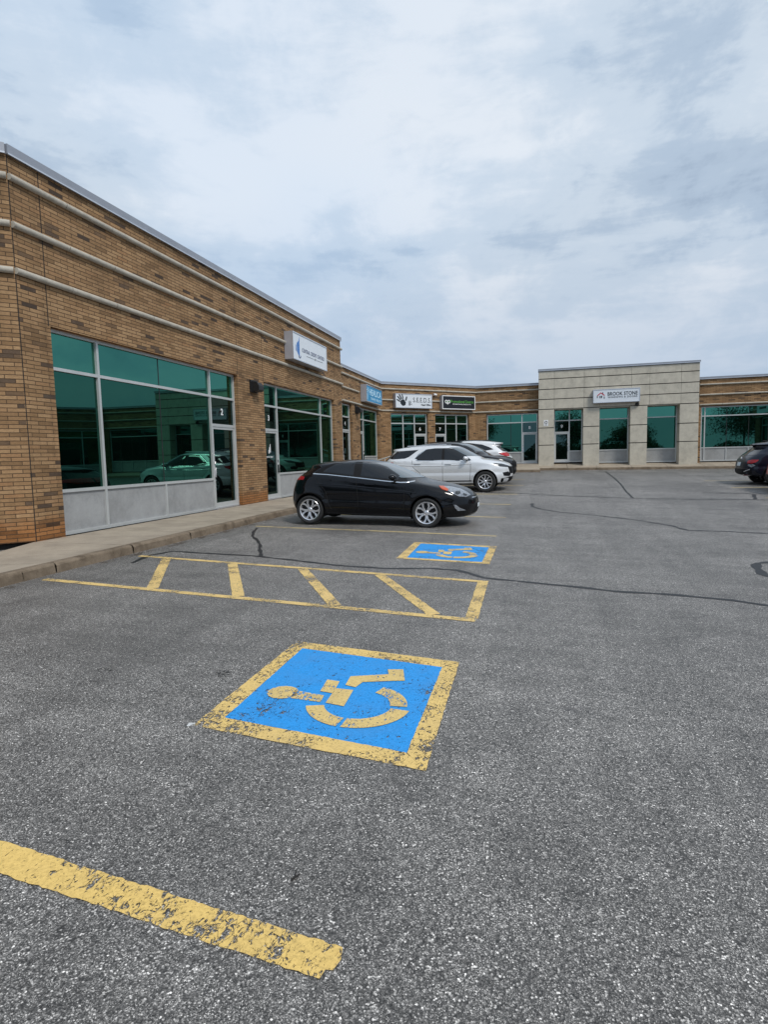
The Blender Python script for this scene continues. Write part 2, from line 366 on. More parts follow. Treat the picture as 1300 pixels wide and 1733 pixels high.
_font = {}
def text_mesh(txt, size, mat_, name, parent, place, spacing=1.0, sx=1.0, bold=0.0, depth=.004, align='CENTER'):
    """lettering as a mesh; place(x, y, d) -> world point, x along, y up, d outward"""
    c = bpy.data.curves.new(name, 'FONT'); c.body = txt; c.size = size; c.align_x = align; c.space_character = spacing; c.offset = bold; c.extrude = depth; c.resolution_u = 3
    t = bpy.data.objects.new(name, c); COL.objects.link(t)
    dg = bpy.context.evaluated_depsgraph_get(); me = bpy.data.meshes.new_from_object(t.evaluated_get(dg))
    bpy.data.objects.remove(t); bpy.data.curves.remove(c)
    for v in me.vertices: v.co = place(v.co.x * sx, v.co.y, v.co.z)
    me.materials.clear(); me.materials.append(mat_)
    bm = bmesh.new(); bm.from_mesh(me); bmesh.ops.recalc_face_normals(bm, faces=bm.faces[:]); bm.to_mesh(me); bm.free()
    o = bpy.data.objects.new(name, me); COL.objects.link(o)
    if parent: o.parent = parent
    return o

# ------------------------------------------------------------------ ground
GY = [8, 11.45, 14.2, 16.95, 19.7, 22.45, 25.2, 28, 30, 32.6, 34.2, 40]
GZ = [0, .015, .075, .165, .27, .405, .51, .565, .59, .61, .65, .70]
def sm(t):
    t = min(max(t, 0.), 1.); return t * t * (3 - 2 * t)
def gz(x, y):
    w = 1 - .75 * sm((y - 11) / 11.)
    xx = min(max(x, -9), 14)
    g = float(np.interp(y, GY, GZ))
    g *= 1 - .6 * sm((-x - 2.8) / 2.5) * (1 - sm((y - 25) / 5.))
    return g - .025 * xx * w
def axis(dense0, dense1, step, far):
    a = list(np.arange(dense0, dense1 + 1e-6, step)); s = step * 2; hi = dense1; lo = dense0
    while hi < far: hi += s; a.append(hi); lo -= s; a.insert(0, lo); s *= 1.6
    return a
xs = axis(-12, 20, .5, 900); ys = axis(-4, 44, .5, 900)
g = MB(); g.v = [(x, y, gz(x, y)) for y in ys for x in xs]; nx = len(xs)
g.f = [(j * nx + i, j * nx + i + 1, (j + 1) * nx + i + 1, (j + 1) * nx + i) for j in range(len(ys) - 1) for i in range(nx - 1)]; g.mi = [0] * len(g.f)
lot = tag(g.build('parking_lot', M['asphalt'], None, 60), 'grey speckled asphalt parking lot with dark tar crack lines', 'parking lot', None, 'structure')

def ground_quad(mb, a, b, c, d, n=10, m=2, off=.004, jit=0.0):
    """bilinear patch a-b-c-d draped on the lot; a-d and b-c are the long ends' sides"""
    a, b, c, d = map(np.array, (a, b, c, d)); base = len(mb.v)
    for i in range(n + 1):
        for j in range(m + 1):
            s, t = i / n, j / m
            p = (a * (1 - s) + b * s) * (1 - t) + (d * (1 - s) + c * s) * t
            if jit and (j in (0, m) or i in (0, n)): p = p + np.array([rnd.uniform(-jit, jit), rnd.uniform(-jit, jit)])
            mb.v.append((p[0], p[1], gz(p[0], p[1]) + off))
    for i in range(n):
        for j in range(m):
            k = base + i * (m + 1) + j; mb.f.append((k, k + m + 1, k + m + 2, k + 1)); mb.mi.append(mb.cur)
def stripe(mb, p, q, w, off=.004, n=None, jit=.004, m=2):
    p, q = np.array(p, float), np.array(q, float); d = q - p; L = np.linalg.norm(d); t = np.array([-d[1], d[0]]) / L * w / 2
    ground_quad(mb, p - t, q - t, q + t, p + t, n or max(2, int(L / .06)), m, off, jit)
def ground_poly(mb, poly, off=.008):
    b = len(mb.v)
    for x, y in poly: mb.v.append((x, y, gz(x, y) + off))
    mb.f.append(tuple(range(b, b + len(poly)))); mb.mi.append(mb.cur)
def ribbon(mb, pts, w, off=.003, wob=.25):
    """a tar crack line, wandering a little in width"""
    P = [np.array(p, float) for p in pts]; R = []
    for a, b in zip(P[:-1], P[1:]):
        k = max(2, int(np.linalg.norm(b - a) / .12))
        R += [a + (b - a) * i / k for i in range(k)]
    R.append(P[-1]); base = len(mb.v); ph = rnd.uniform(0, 9)
    for i, p in enumerate(R):
        d = R[min(i + 1, len(R) - 1)] - R[max(i - 1, 0)]; d /= max(1e-6, np.linalg.norm(d)); t = np.array([-d[1], d[0]])
        p = p + t * .015 * math.sin(i * .9 + ph) * math.sin(i * .23 + ph)
        ww = w / 2 * (1 + wob * math.sin(i * 1.7 + ph) + rnd.uniform(-wob, wob))
        for s in (-1, 1):
            q = p + t * s * ww; mb.v.append((q[0], q[1], gz(q[0], q[1]) + off))
    for i in range(len(R) - 1):
        k = base + 2 * i; mb.f.append((k, k + 1, k + 3, k + 2)); mb.mi.append(mb.cur)

t = MB()
ribbon(t, [(-5.77, 7.3), (-5.93, 7.93), (-5.8, 8.33), (-4.23, 8.27), (-2.86, 7.9), (-2.12, 7.83), (-1.48, 8.02), (-1.11, 7.98), (-.7, 7.58), (-.02, 7.42), (.41, 7.33), (.84, 7.22), (1.53, 7.19), (2.02, 7.1), (2.32, 6.95), (3.2, 6.8), (5, 6.6), (9, 6.8)], .078)
ribbon(t, [(-5.86, 11.4), (-5.4, 10.3), (-4.94, 9.68), (-4.21, 8.31)], .06)
ribbon(t, [(-.23, 17.29), (-.2, 16.53), (.02, 15.98), (.55, 15.4), (1.42, 14.9), (2.2, 14.26), (2.7, 13.58), (2.88, 12.98), (3.53, 12.98), (4.27, 12.88), (7, 12.9), (12, 13.2)], .085)
ribbon(t, [(-1.84, 20.2), (-.68, 20.0), (.94, 19.24), (2.7, 18.72), (4.45, 18.55), (5.74, 18.57), (7, 18.48), (11, 18.3)], .10)
ribbon(t, [(3.25, 32.4), (3.06, 28.82), (2.93, 25.57), (2.84, 23.11), (2.7, 20.59), (2.67, 18.72)], .065)
ribbon(t, [(2.6, 32.6), (3.2, 31), (4.5, 30.2), (6.5, 29.6)], .06)
ribbon(t, [(4.88, 20.22), (6.01, 20.08), (6.16, 19.8), (5.84, 18.66)], .10)
ribbon(t, [(3.6, 9.9), (3.23, 9.71), (3.07, 9.58), (2.92, 9.21), (2.85, 8.74), (2.95, 8.4), (3.3, 8.2)], .10)
ribbon(t, [(5.2, 27.6), (6.46, 27.29), (6.76, 26.4), (7.87, 27.4)], .07); ribbon(t, [(5.5, 31.9), (6.4, 32.6), (7.2, 33.1)], .06)
ribbon(t, [(4.6, 22.9), (6.2, 23.1), (8, 22.9)], .05)
tag(t.build('tar_crack_seal', M['tar'], lot))
oil = MB()
for k in range(46):
    x, y = rnd.choice([(-2.6, 9.6), (-2.4, 12.9), (-1.9, 4.0), (-1.5, 15.6), (1.5, 10.4), (-2.8, 3.4)]); x += rnd.gauss(0, .55); y += rnd.gauss(0, .35); r0 = abs(rnd.gauss(0, .035)) + .012
    if -2.1 < x < -.5 and (2.7 < y < 4.6 or 8.4 < y < 10.3): continue
    ground_poly(oil, [(x + r0 * rnd.uniform(.6, 1.2) * math.cos(q * .7), y + r0 * rnd.uniform(.6, 1.2) * math.sin(q * .7)) for q in range(9)], .0035)
tag(oil.build('oil_drips', M['oil'], lot))
tw = MB(); z0 = gz(-.89, 1.93)
tw.tube((-.905, 1.915, z0 + .004), (-.88, 1.945, z0 + .012), .005, .002, 6); tw.tube((-.895, 1.93, z0 + .008), (-.90, 1.952, z0 + .016), .004, .001, 6)
tag(tw.build('twig', M['near_black'], None), 'small black twig lying on the bare asphalt above the nearest yellow line', 'debris')

# painted stalls -------------------------------------------------------------
PL = 'yellow stall lines of the row by the building'
def line(p, q, w, matn, label, group=None, jit=.004):
    m_ = MB(); stripe(m_, p, q, w, .0045, jit=jit); return tag(m_.build('parking_line', M[matn], None), label, 'parking line', group)
m_ = MB(); ground_quad(m_, (-3.6, 1.80), (-.63, 1.545), (-.60, 1.672), (-3.62, 1.955), 130, 3, .0045, .0045)
for i_, (dx, dy) in enumerate([(-.05, .03), (0, 0), (0, 0), (-.04, -.03)]): m_.v[-4 + i_] = (m_.v[-4 + i_][0] + dx, m_.v[-4 + i_][1] + dy, m_.v[-4 + i_][2])
tag(m_.build('parking_line', M['yline'], None), 'wide cracked yellow line in the near left corner of the picture', 'parking line', PL)
line((-6.0, 11.66), (-.81, 11.40), .105, 'yfar', 'yellow line beside the wheels of the black hatchback', PL)
STL = [((-.79, 14.26), 'yellow line between the black hatchback and the silver crossover, nearer of the two'), ((-.80, 16.97), 'second yellow line beyond the black hatchback'), ((-.71, 19.77), 'yellow line ending beside the front wheel of the silver crossover'), ((-.61, 22.6), 'yellow line ending just beyond the nose of the silver crossover'), ((-.64, 25.39), 'farthest yellow line, ending by the dark car behind the silver crossover')]
STL[0] = (STL[0][0], 'first yellow line beyond the black hatchback, ending at its nose')
for (x, y), lb in STL: line((-5.6, y + .1), (x, y), .105, 'yfar', lb, PL)
for (x, y), lb in zip([(5.88, 24.2), (6.05, 21.6), (6.22, 19.0)], ['pale yellow line on the far side of the midnight crossover', 'pale yellow line on the near side of the midnight crossover', 'pale yellow line at the right edge in front of the red hatchback']):
    line((x, y), (11.2, y), .10, 'yfar', lb, 'pale stall lines on the right')
a = thing('striped_aisle', 'yellow outlined access aisle with four slanting bars between the two blue squares', 'road marking', (-3, 6.6, gz(-3, 6.6)))
m_ = MB(); stripe(m_, (-6.08, 6.03), (-.60, 5.58), .11, .0045)
stripe(m_, (-6.04, 7.82), (-.63, 7.33), .11, .0045); stripe(m_, (-.69, 7.275), (-.645, 5.64), .125, .0045)
local(m_.build('outline', M['yhatch'], a), a)
for p, q in [((-5.49, 7.71), (-4.45, 5.95)), ((-4.32, 7.61), (-3.27, 5.86)), ((-3.18, 7.5), (-2.09, 5.76)), ((-2.05, 7.4), (-1.02, 5.68))]:
    m_ = MB(); stripe(m_, p, q, .135, .0048); local(m_.build('bar', M['yhatch'], a), a)
def pad(name, label, outer, inner, figmap, wmat):
    O = [np.array(p) for p in outer]; I = [np.array(p) for p in inner]
    c = sum(O) / 4; t = thing(name, label, 'road marking', (c[0], c[1], gz(c[0], c[1])), 'blue wheelchair squares')
    b = MB()
    for i in range(4):
        j = (i + 1) % 4; ground_quad(b, O[i], O[j], I[j], I[i], 40, 2, .0045, .0035)
    local(b.build('border', M[wmat], t), t)
    f = MB(); ground_quad(f, I[0] , I[1], I[2], I[3], 12, 12, .0042); local(f.build('blue_field', M['blue'], t), t)
    s = MB()
    for poly in figmap: ground_poly(s, poly, .0085)
    local(s.build('wheelchair_figure', M['yfig'], t), t)
    return t
def arcp(cx, cy, r0, r1, a0, a1, n=14):
    A = [math.radians(a0 + (a1 - a0) * i / n) for i in range(n + 1)]
    return [(cx + r1 * math.cos(a), cy + r1 * math.sin(a)) for a in A] + [(cx + r0 * math.cos(a), cy + r0 * math.sin(a)) for a in reversed(A)]
head = [(-1.665 + .105 * math.cos(k * .4488), 3.515 + .105 * math.sin(k * .4488)) for k in range(14)]
FIG = [head, [(-1.60, 3.565), (-1.38, 3.535), (-1.365, 3.43), (-1.58, 3.44)], [(-1.455, 3.80), (-1.36, 3.79), (-1.335, 3.585), (-1.43, 3.595)],
       [(-1.345, 3.67), (-1.22, 3.67), (-1.2, 3.41), (-1.33, 3.43)], [(-1.315, 3.9), (-1.06, 4.01), (-1.09, 4.1), (-.98, 4.13), (-.92, 3.92), (-.99, 3.9), (-1.2, 3.82), (-1.22, 3.72), (-1.3, 3.74)],
       arcp(-1.12, 3.47, .20, .31, 6, 74), arcp(-1.12, 3.47, .215, .335, -92, -4), arcp(-1.12, 3.47, .22, .335, -160, -97)]
pad('accessible_parking_symbol', 'large blue square with yellow border and wheelchair figure, nearest the camera',
    [(-1.98, 2.94), (-2.01, 4.55), (-.6, 4.4), (-.56, 2.8)], [(-1.85, 3.08), (-1.89, 4.39), (-.71, 4.26), (-.69, 2.95)], FIG, 'yellow')
def map2(poly):
    return [(-.72 - (-.58 - x) * 1.03 - .0, 8.55 + (y - 2.86) * 1.045 - (x + .58) * .02) for x, y in poly]
pad('accessible_parking_symbol', 'smaller looking blue wheelchair square beyond the dark tar line, beside the black hatchback',
    [(-2.12, 8.63), (-2.18, 10.27), (-.72, 10.16), (-.71, 8.53)], [(-1.98, 8.74), (-2.04, 10.14), (-.84, 10.02), (-.83, 8.66)], [map2(p) for p in FIG], 'yhatch')
m_ = MB(); ground_poly(m_, [(-2.01, 2.92), (-1.965, 2.93), (-1.98, 2.97), (-2.02, 2.965)], .004); tag(m_.build('paint_trace', M['wpaint'], lot))

# ------------------------------------------------------------------ pavement and kerb
def fz(u):                                     # floor level along the shop fronts
    return float(np.interp(u, [0, 23.8, 24.6, 30.8, 37.1, 40.8, 60], [.315, .32, .60, .72, .95, 1.04, 1.0]))
gm_ = MB()
ground_quad(gm_, (-6.06, 1), (-6.26, 8.0), (-6.12, 8.0), (-5.93, 1), 60, 2, .004, .02); ground_quad(gm_, (-6.26, 8.0), (-6.32, 24), (-6.18, 24), (-6.12, 8.0), 120, 2, .004, .02)
ground_quad(gm_, (.1, 33.94), (12.9, 33.93), (12.9, 33.75), (.1, 33.76), 60, 2, .004, .02)
tag(gm_.build('gutter_grit', M['grit'], lot))
inner = [(-8.28, 0), (-8.22, 8.0), (-8.22, 24.2), (-8.3, 30.8), (-3.75, 35.45), (-.1, 35.45)]
outer = [(-6.12, 0), (-6.30, 8.0), (-6.36, 24.2), (-6.0, 27.5), (-2.6, 32.0), (.0, 32.15)]
zin = [-.35, .315, .33, .70, .95, 1.04]
def path(pts, n):
    P = [np.array(p, float) for p in pts]; return P
def walk_mesh(inner, outer, zin, name, slab=1.5, kw=.16):
    w = MB(); k = MB(); gp = MB()
    for s in range(len(inner) - 1):
        a0, a1, b0, b1 = (np.array(q, float) for q in (inner[s], inner[s + 1], outer[s], outer[s + 1]))
        n = max(1, int(np.linalg.norm(b1 - b0) / slab)); 
        for i in range(n):
            t0 = i / n; t1 = (i + 1) / n; gapt = .009 / max(np.linalg.norm(b1 - b0), .1)
            sub = 3
            for j in range(sub):
                u0 = t0 + (t1 - t0) * j / sub; u1 = t0 + (t1 - t0) * (j + 1) / sub
                g0 = gapt if j == 0 else 0; g1 = gapt if j == sub - 1 else 0
                A0 = a0 + (a1 - a0) * (u0 + g0); A1 = a0 + (a1 - a0) * (u1 - g1); B0 = b0 + (b1 - b0) * (u0 + g0); B1 = b0 + (b1 - b0) * (u1 - g1)
                za0 = zin[s] + (zin[s + 1] - zin[s]) * u0; za1 = zin[s] + (zin[s + 1] - zin[s]) * u1
                zb0 = gz(*B0) + .135; zb1 = gz(*B1) + .135
                def inn(A, B, d):
                    v = A - B; return B + v / np.linalg.norm(v) * d
                K0 = inn(A0, B0, kw); K1 = inn(A1, B1, kw); C0 = inn(A0, B0, kw + .012); C1 = inn(A1, B1, kw + .012)
                # pavement slab
                w.hexa([(*C0, zb0 - .5), (*C1, zb1 - .5), (*A1, za1 - .5), (*A0, za0 - .5), (*C0, zb0), (*C1, zb1), (*A1, za1), (*A0, za0)])
                # kerb, rounded front edge
                R = []
                for dd, hh in ((kw, .0), (.035, .004), (.012, -.006), (.0, -.03), (-.012, -.135), (-.012, -.6)):
                    R.append((inn(A0, B0, dd), zb0 + hh, inn(A1, B1, dd), zb1 + hh))
                jt = lambda: rnd.uniform(-.007, .007)
                R = [(q[0] + jt(), q[1] + jt() * .6, q[2] + jt(), q[3] + jt() * .6) if 0 < ii < 4 else q for ii, q in enumerate(R)]
                for q0, q1 in zip(R[:-1], R[1:]):
                    k.quad([(*q0[0], q0[1]), (*q0[2], q0[3]), (*q1[2], q1[3]), (*q1[0], q1[1])])
                gp.quad([(*B0, zb0 - .06), (*B1, zb1 - .06), (*A1, za1 - .06), (*A0, za0 - .06)])
    tag(w.build(name, M['walk'], None), None, None, None, 'structure')
    return w, k, gp
sw, kb, gp = walk_mesh(inner, outer, zin, 'sidewalk')
kb.build('kerb', M['kerb'], None, 50)['kind'] = 'structure'
i2 = [(-.1, 35.9), (3, 35.9), (8.3, 35.9), (12.9, 35.9)]; o2 = [(-.1, 33.9), (3, 33.95), (8.3, 33.95), (12.9, 33.95)]
sw2, kb2, gp2 = walk_mesh(i2, o2, [1.04, 1.0, .96, .94], 'sidewalk')
kb2.build('kerb', M['kerb'], None, 50)['kind'] = 'structure'

# ------------------------------------------------------------------ buildings
def wall(mb, fr, u0, u1, z0, z1, ops, rev=.22, depth=.35, uo=0.0, ends=(True, True)):
    """brick wall face with openings and reveals, a top and a back"""
    us = sorted({u0, u1, *[o[0] for o in ops], *[o[1] for o in ops]}); zs = sorted({z0, z1, *[max(z0, o[2]) for o in ops], *[o[3] for o in ops]})
    P = fr.p
    for a, b in zip(us[:-1], us[1:]):
        for c, d in zip(zs[:-1], zs[1:]):
            mu, mz = (a + b) / 2, (c + d) / 2
            if any(o[0] < mu < o[1] and o[2] < mz < o[3] for o in ops): continue
            mb.quad([P(a, 0, c), P(b, 0, c), P(b, 0, d), P(a, 0, d)], [(a + uo, c), (b + uo, c), (b + uo, d), (a + uo, d)])
    for (a, b, c, d) in ops:
        c = max(c, z0)
        mb.quad([P(a, 0, c), P(a, -rev, c), P(a, -rev, d), P(a, 0, d)], [(a + uo, c), (a + rev + uo, c), (a + rev + uo, d), (a + uo, d)])
        mb.quad([P(b, 0, c), P(b, -rev, c), P(b, -rev, d), P(b, 0, d)], [(b + uo, c), (b + rev + uo, c), (b + rev + uo, d), (b + uo, d)])
        mb.quad([P(a, 0, d), P(b, 0, d), P(b, -rev, d), P(a, -rev, d)], [(a + uo, .01), (b + uo, .01), (b + uo, rev), (a + uo, rev)])
    mb.quad([P(u0, 0, z1), P(u1, 0, z1), P(u1, -depth, z1), P(u0, -depth, z1)], [(0, 0)] * 4)
    for e, on in ((u0, ends[0]), (u1, ends[1])):
        if on: mb.quad([P(e, 0, z0), P(e, -depth, z0), P(e, -depth, z1), P(e, 0, z1)], [(0, z0), (depth, z0), (depth, z1), (0, z1)])
    mb.quad([P(u0, -depth, z0), P(u1, -depth, z0), P(u1, -depth, z1), P(u0, -depth, z1)], [(0, 0)] * 4)

def band(fr, segs, z, r, root, step=1.16, off=0.0):
    """cast-stone half-round band laid in lengths with dark joints, segs of (u0, u1)"""
    for u0, u1 in segs:
        b = MB()
        n = max(1, round((u1 - u0) / step)); l = (u1 - u0) / n
        for i in range(n):
            b.cur = 0; b.tube(fr.p(u0 + i * l + .007, .03 + off, z), fr.p(u0 + (i + 1) * l - .007, .03 + off, z), r, None, 14)
            b.cur = 1
            if i: b.tube(fr.p(u0 + i * l - .008, .03 + off, z), fr.p(u0 + i * l + .008, .03 + off, z), r * .86, None, 10, False)
        b.build('stone_band', [M['band'], M['groove']], root, 40)

def shopfront(root, fr, u0, u1, zb, zt, ztr, zs, mull, joints, door, num, rec=.12, fw=.058, skirt=True, glassk='glass', handle='r', joint_panels=True):
    """aluminium frame with panes, skirting panels and a door; returns the window frame"""
    fm = MB(); n1, n0 = -rec, -rec - .10
    def V(u, a, b, w=fw): fm.fbox(fr, u - w / 2, u + w / 2, n0, n1 + .003, a, b)
    def Hh(a, b, z, w=fw): fm.fbox(fr, a, b, n0, n1, z - w / 2, z + w / 2)
    V(u0 + fw / 2, zb, zt); V(u1 - fw / 2, zb, zt)
    for m in mull: V(m, zb if not door or (abs(m - door[0]) < .01 or abs(m - door[1]) < .01) or not (door[0] < m < door[1]) else door[2], zt)
    Hh(u0, u1, zt - fw / 2); Hh(u0, u1, ztr)
    if door: Hh(door[0], door[1], door[2], .075)
    spans = []
    if not door: spans = [(u0, u1)]
    else:
        if door[0] - u0 > .12: spans.append((u0, door[0]))
        if u1 - door[1] > .12: spans.append((door[1], u1))
    for a, b in spans:
        Hh(a, b, zs)
        if skirt: Hh(a, b, zb + .03, .06)
    if skirt and joint_panels:
        for j in joints: V(j, zb, zs, .045)
    o = fm.build('shop_window', M['frame'], root)
    # panes
    gm = MB(); gd = MB(); gs = MB()
    cuts = sorted({u0, u1, *mull, *joints})
    def pane(mb, a, b, c, d, dn=0.):
        e = .006; t = [rnd.uniform(-.0025, .0025) for _ in range(3)]
        nn = -rec - .05 - dn
        mb.quad([fr.p(a + e, nn + t[0], c), fr.p(b - e, nn + t[1], c), fr.p(b - e, nn + t[1] + t[2], d), fr.p(a + e, nn + t[0] + t[2], d)])
    for a, b in zip(cuts[:-1], cuts[1:]):
        isd = door and door[0] - .01 < (a + b) / 2 < door[1] + .01
        pane(gs, a, b, ztr, zt)
        if isd: pane(gd, a, b, door[2], ztr)
        else: pane(gm, a, b, zs, ztr)
    gm.build('glass', M[glassk if glassk != 'glass' else 'glassv'], o, fix=False); gs.build('spandrel_glass', M['glass'], o, fix=False)
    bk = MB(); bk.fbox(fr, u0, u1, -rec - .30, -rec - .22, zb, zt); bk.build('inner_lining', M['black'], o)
    if gd.v: gd.build('transom_light', M['dglass'], o, fix=False)
    jm = MB()
    for j in joints: jm.fbox(fr, j - .014, j + .014, -rec - .06, -rec - .046, zs, zt)
    if jm.v: jm.build('glazing_joint', M['black'], o)
    if skirt:
        for a, b in spans:
            cc = sorted({a, b, *[q for q in [*mull, *(joints if joint_panels else [])] if a < q < b]})
            for c, d in zip(cc[:-1], cc[1:]):
                pm = MB(); pm.fbox(fr, c + .012, d - .012, -rec - .07, -rec - .03, zb + .02, zs); pm.build('skirting_panel', M['panel'], o)
            sg = MB(); sg.fbox(fr, a, b, -rec - .075, -rec - .055, zb, zs); sg.build('panel_gap', M['groove'], o)
    if door:
        a, b, h = door; a += .03; b -= .03; w = .062; d0, d1 = -rec - .085, -rec - .012
        dm = MB(); dm.fbox(fr, a, a + w, d0, d1, zb + .03, h - .04); dm.fbox(fr, b - w, b, d0, d1, zb + .03, h - .04)
        dm.fbox(fr, a + w, b - w, d0, d1 - .002, zb + .03, zb + .16); dm.fbox(fr, a + w, b - w, d0, d1 - .002, h - .04 - w, h - .04)
        do = dm.build('door', M['frame'], root)
        q = MB(); q.quad([fr.p(a + w, -rec - .055, zb + .16), fr.p(b - w, -rec - .055, zb + .16), fr.p(b - w, -rec - .055, h - w - .04), fr.p(a + w, -rec - .055, h - w - .04)]); q.build('door_glass', M['dglass'], do, fix=False)
        hm = MB(); hu = a + w / 2 if handle == 'l' else b - w / 2
        hz = zb + (h - zb) * .38
        hm.fbox(fr, hu - .03, hu + .03, d1, d1 + .035, hz, hz + .26); hm.fbox(fr, hu - .022, hu + .022, d1, d1 + .03, hz + .36, hz + .42); hm.build('handle', M['chrome'], do)
        th = MB(); th.fbox(fr, door[0], door[1], -rec - .1, -rec + .05, zb - .01, zb + .025); th.build('threshold', M['alloy'], do)
        if num:
            mid = (a + b) / 2
            text_mesh(num, .235 if rec < .3 else .26, M['white'], 'unit_number', o, lambda x, y, d: fr.p(mid + sgn(fr) * x, -rec - .04 + d, (h + ztr) / 2 - .08 + y), 1, 1, .006)
    return o
def sgn(fr):                                   # +1 when u runs left-to-right seen from the lot
    return 1.0 if (fr.u[0] * fr.n[1] - fr.u[1] * fr.n[0]) < 0 else -1.0

def coping(root, pts, z, h=.15, over=.05, depth=.42, hh=None):
    c = MB(); e = MB()
    for fr, u0, u1 in pts:
        c.fbox(fr, u0, u1, -depth, over, z - h, z)
        e.fbox(fr, u0, u1, over, over + .012, z - h - .012, z - h + .012)
    c.build('coping', M['coping'], root); e.build('drip_edge', M['alloy'], root)
def roofslab(root, poly, z0, z1):
    r = MB(); r.prism(poly, lambda x, y: (x, y, z0), lambda x, y: (x, y, z1)); r.build('roof', M['roof'], root)

s2 = math.sqrt(.5)
FA = Fr(-8.2, 0, 0, 1, 1, 0)                   # tall wing
FK = Fr(-8.2, 8.0, -1, -1, 1, -1)              # its splayed corner
FL = Fr(-8.23, 0, 0, 1, 1, 0)                  # low wing
FB = Fr(-8.23, 30.8, 1, 1, 1, -1)              # splayed bay
LB = (35.35 - 30.8) / s2
FC = Fr(0, 35.35, 1, 0, 0, -1)                 # far brick
FW = Fr(0, 34.8, 1, 0, 0, -1)                  # concrete front
FE = Fr(12.6, 35.35, 1, -1, -1, -1)            # splay to the right wing
FO = Fr(16.2, 31.75, 0, -1, -1, 0)             # right wing (out of frame, mirrored in the glass)

# tall brick block
T = thing('brick_building', 'tall tan brick block at left with three stone bands and units 2 and 3', 'building', (-8.2, 16, .3))
w = MB(); opsA = [(8.66, 15.2, .2, 3.98), (16.82, 23.27, .2, 3.98)]
wall(w, FA, 8.0, 24.22, .0, 6.52, opsA); wall(w, FK, 0, 4, .325, 6.52, [], uo=-4.15)
local(w.build('wall', M['brick'], T), T)
f = MB(); f.fbox(FK, 0, 4, -.4, -.10, -.5, .325); f.fbox(FA, 8.0, 24.2, -.4, -.02, -.5, .0); local(f.build('foundation_shade', M['near_black'], T), T)  # recessed base, coloured near black as the shadow under the brick overhang
for fr, u in ((FA, 8.02), (FA, 8.62), (FA, 15.22), (FA, 16.80), (FA, 23.30)):
    cj = MB(); cj.fbox(fr, u - .009, u + .009, .0005, .0025, 3.98 if u > 8.1 else .3, 6.5)
    local(cj.build('control_joint', M['near_black'], T), T)
before = set(bpy.data.objects)
for z in (6.17, 5.44, 4.72):
    segs = [(8.0, 24.27)] if z != 5.44 else [(8.0, 18.47), (21.7, 24.27)]
    b = band(FA, segs, z, .052, T, off=0.0)
for z in (6.17, 5.44, 4.72): band(FK, [(0.0, 4)], z, .052, T)
shopfront(T, FA, 8.66, 15.2, .32, 3.98, 3.29, 1.12, [9.9, 13.93], [11.85], (13.93, 15.17, 2.54), '2', handle='l')
shopfront(T, FA, 16.82, 23.27, .33, 3.98, 3.29, 1.13, [17.97, 21.97], [], (16.85, 17.97, 2.54), '3', handle='r')
coping(T, [(FA, 8.0, 24.27), (FK, 0, 4)], 6.66)
roofslab(T, [(-8.5, 8.2), (-8.5, 24.0), (-30, 24.0), (-30, 2), (-11.3, 5.2)], 0.2, 6.2)
# door decal of unit 3
text_mesh('CENTRAL CREDIT', .06, M['white'], 'door_decal', T, lambda x, y, d: FA.p(17.40 + x, -.168 + d, 1.66 + y), 1, 1, .001, .002)
q = MB()
for k in range(3): q.prism([(17.33 + k * .055, 1.80 + .02 * k), (17.375 + k * .055, 1.78 + .02 * k), (17.375 + k * .055, 1.92 + .09 * k), (17.33 + k * .055, 1.88 + .09 * k)], lambda u, z: FA.p(u, -.172, z), lambda u, z: FA.p(u, -.169, z))
q.build('door_decal', M['white'], T)
for o in set(bpy.data.objects) - before:
    if o.parent is T: local(o, T)

# low brick wing
Lw = thing('brick_building', 'low tan brick wing with splayed bay, units 4 to 8, left of the concrete front', 'building', (-5, 33, .6)); before = set(bpy.data.objects)
w = MB()
wall(w, FL, 24.22, 30.8, .0, 5.48, [(24.32, 25.72, .2, 3.99), (26.96, 30.3, .2, 3.99)], ends=(False, False))
wall(w, FB, 0, LB, .2, 5.48, [(.60, 3.03, .3, 3.95), (3.52, 5.93, .3, 3.95)], ends=(False, False), uo=30.8)
wall(w, FC, -3.68, -.06, .4, 5.48, [(-3.06, -.13, .5, 3.93)], ends=(False, True), uo=43)
w.build('wall', M['brick'], Lw)
for z in (5.22, 4.64, 4.07):
    band(FL, [(24.30, 30.82)] if z != 4.64 else [(24.3, 26.75), (30.05, 30.82)], z, .042, Lw)
    band(FB, [(.0, LB)] if z != 4.64 else [(0, .78), (3.20, 3.85), (6.25, LB)], z, .042, Lw)
    band(FC, [(-3.68, -.1)], z - .0, .042, Lw)
shopfront(Lw, FL, 24.34, 25.70, .62, 3.97, 3.41, .98, [24.66], [], (24.66, 25.67, 2.82), '4', handle='l')
shopfront(Lw, FL, 26.98, 30.28, .68, 3.97, 3.42, 1.64, [27.86], [], (27.0, 27.86, 2.82), '5', handle='r', glassk='glassd')
shopfront(Lw, FB, .62, 3.01, .85, 3.93, 3.40, 1.50, [1.44, 2.19], [], (2.19, 2.98, 2.80), '6', handle='l', glassk='glassd')
shopfront(Lw, FB, 3.54, 5.91, .9, 3.93, 3.41, 1.55, [4.33, 5.09], [], (3.57, 4.33, 2.79), '7', handle='r')
shopfront(Lw, FC, -3.04, -.15, 1.03, 3.91, 3.40, 1.68, [-1.03], [-1.66], (-1.03, -.18, 2.79), '8', handle='l', joint_panels=False)
coping(Lw, [(FL, 24.2, 30.84), (FB, -.02, LB + .02), (FC, -3.70, -.06)], 5.60, .12, .05, .40)
roofslab(Lw, [(-8.6, 24.3), (-8.6, 31), (-4, 35.75), (-.1, 35.75), (-.1, 60), (-30, 60), (-30, 24.3)], .3, 5.2)
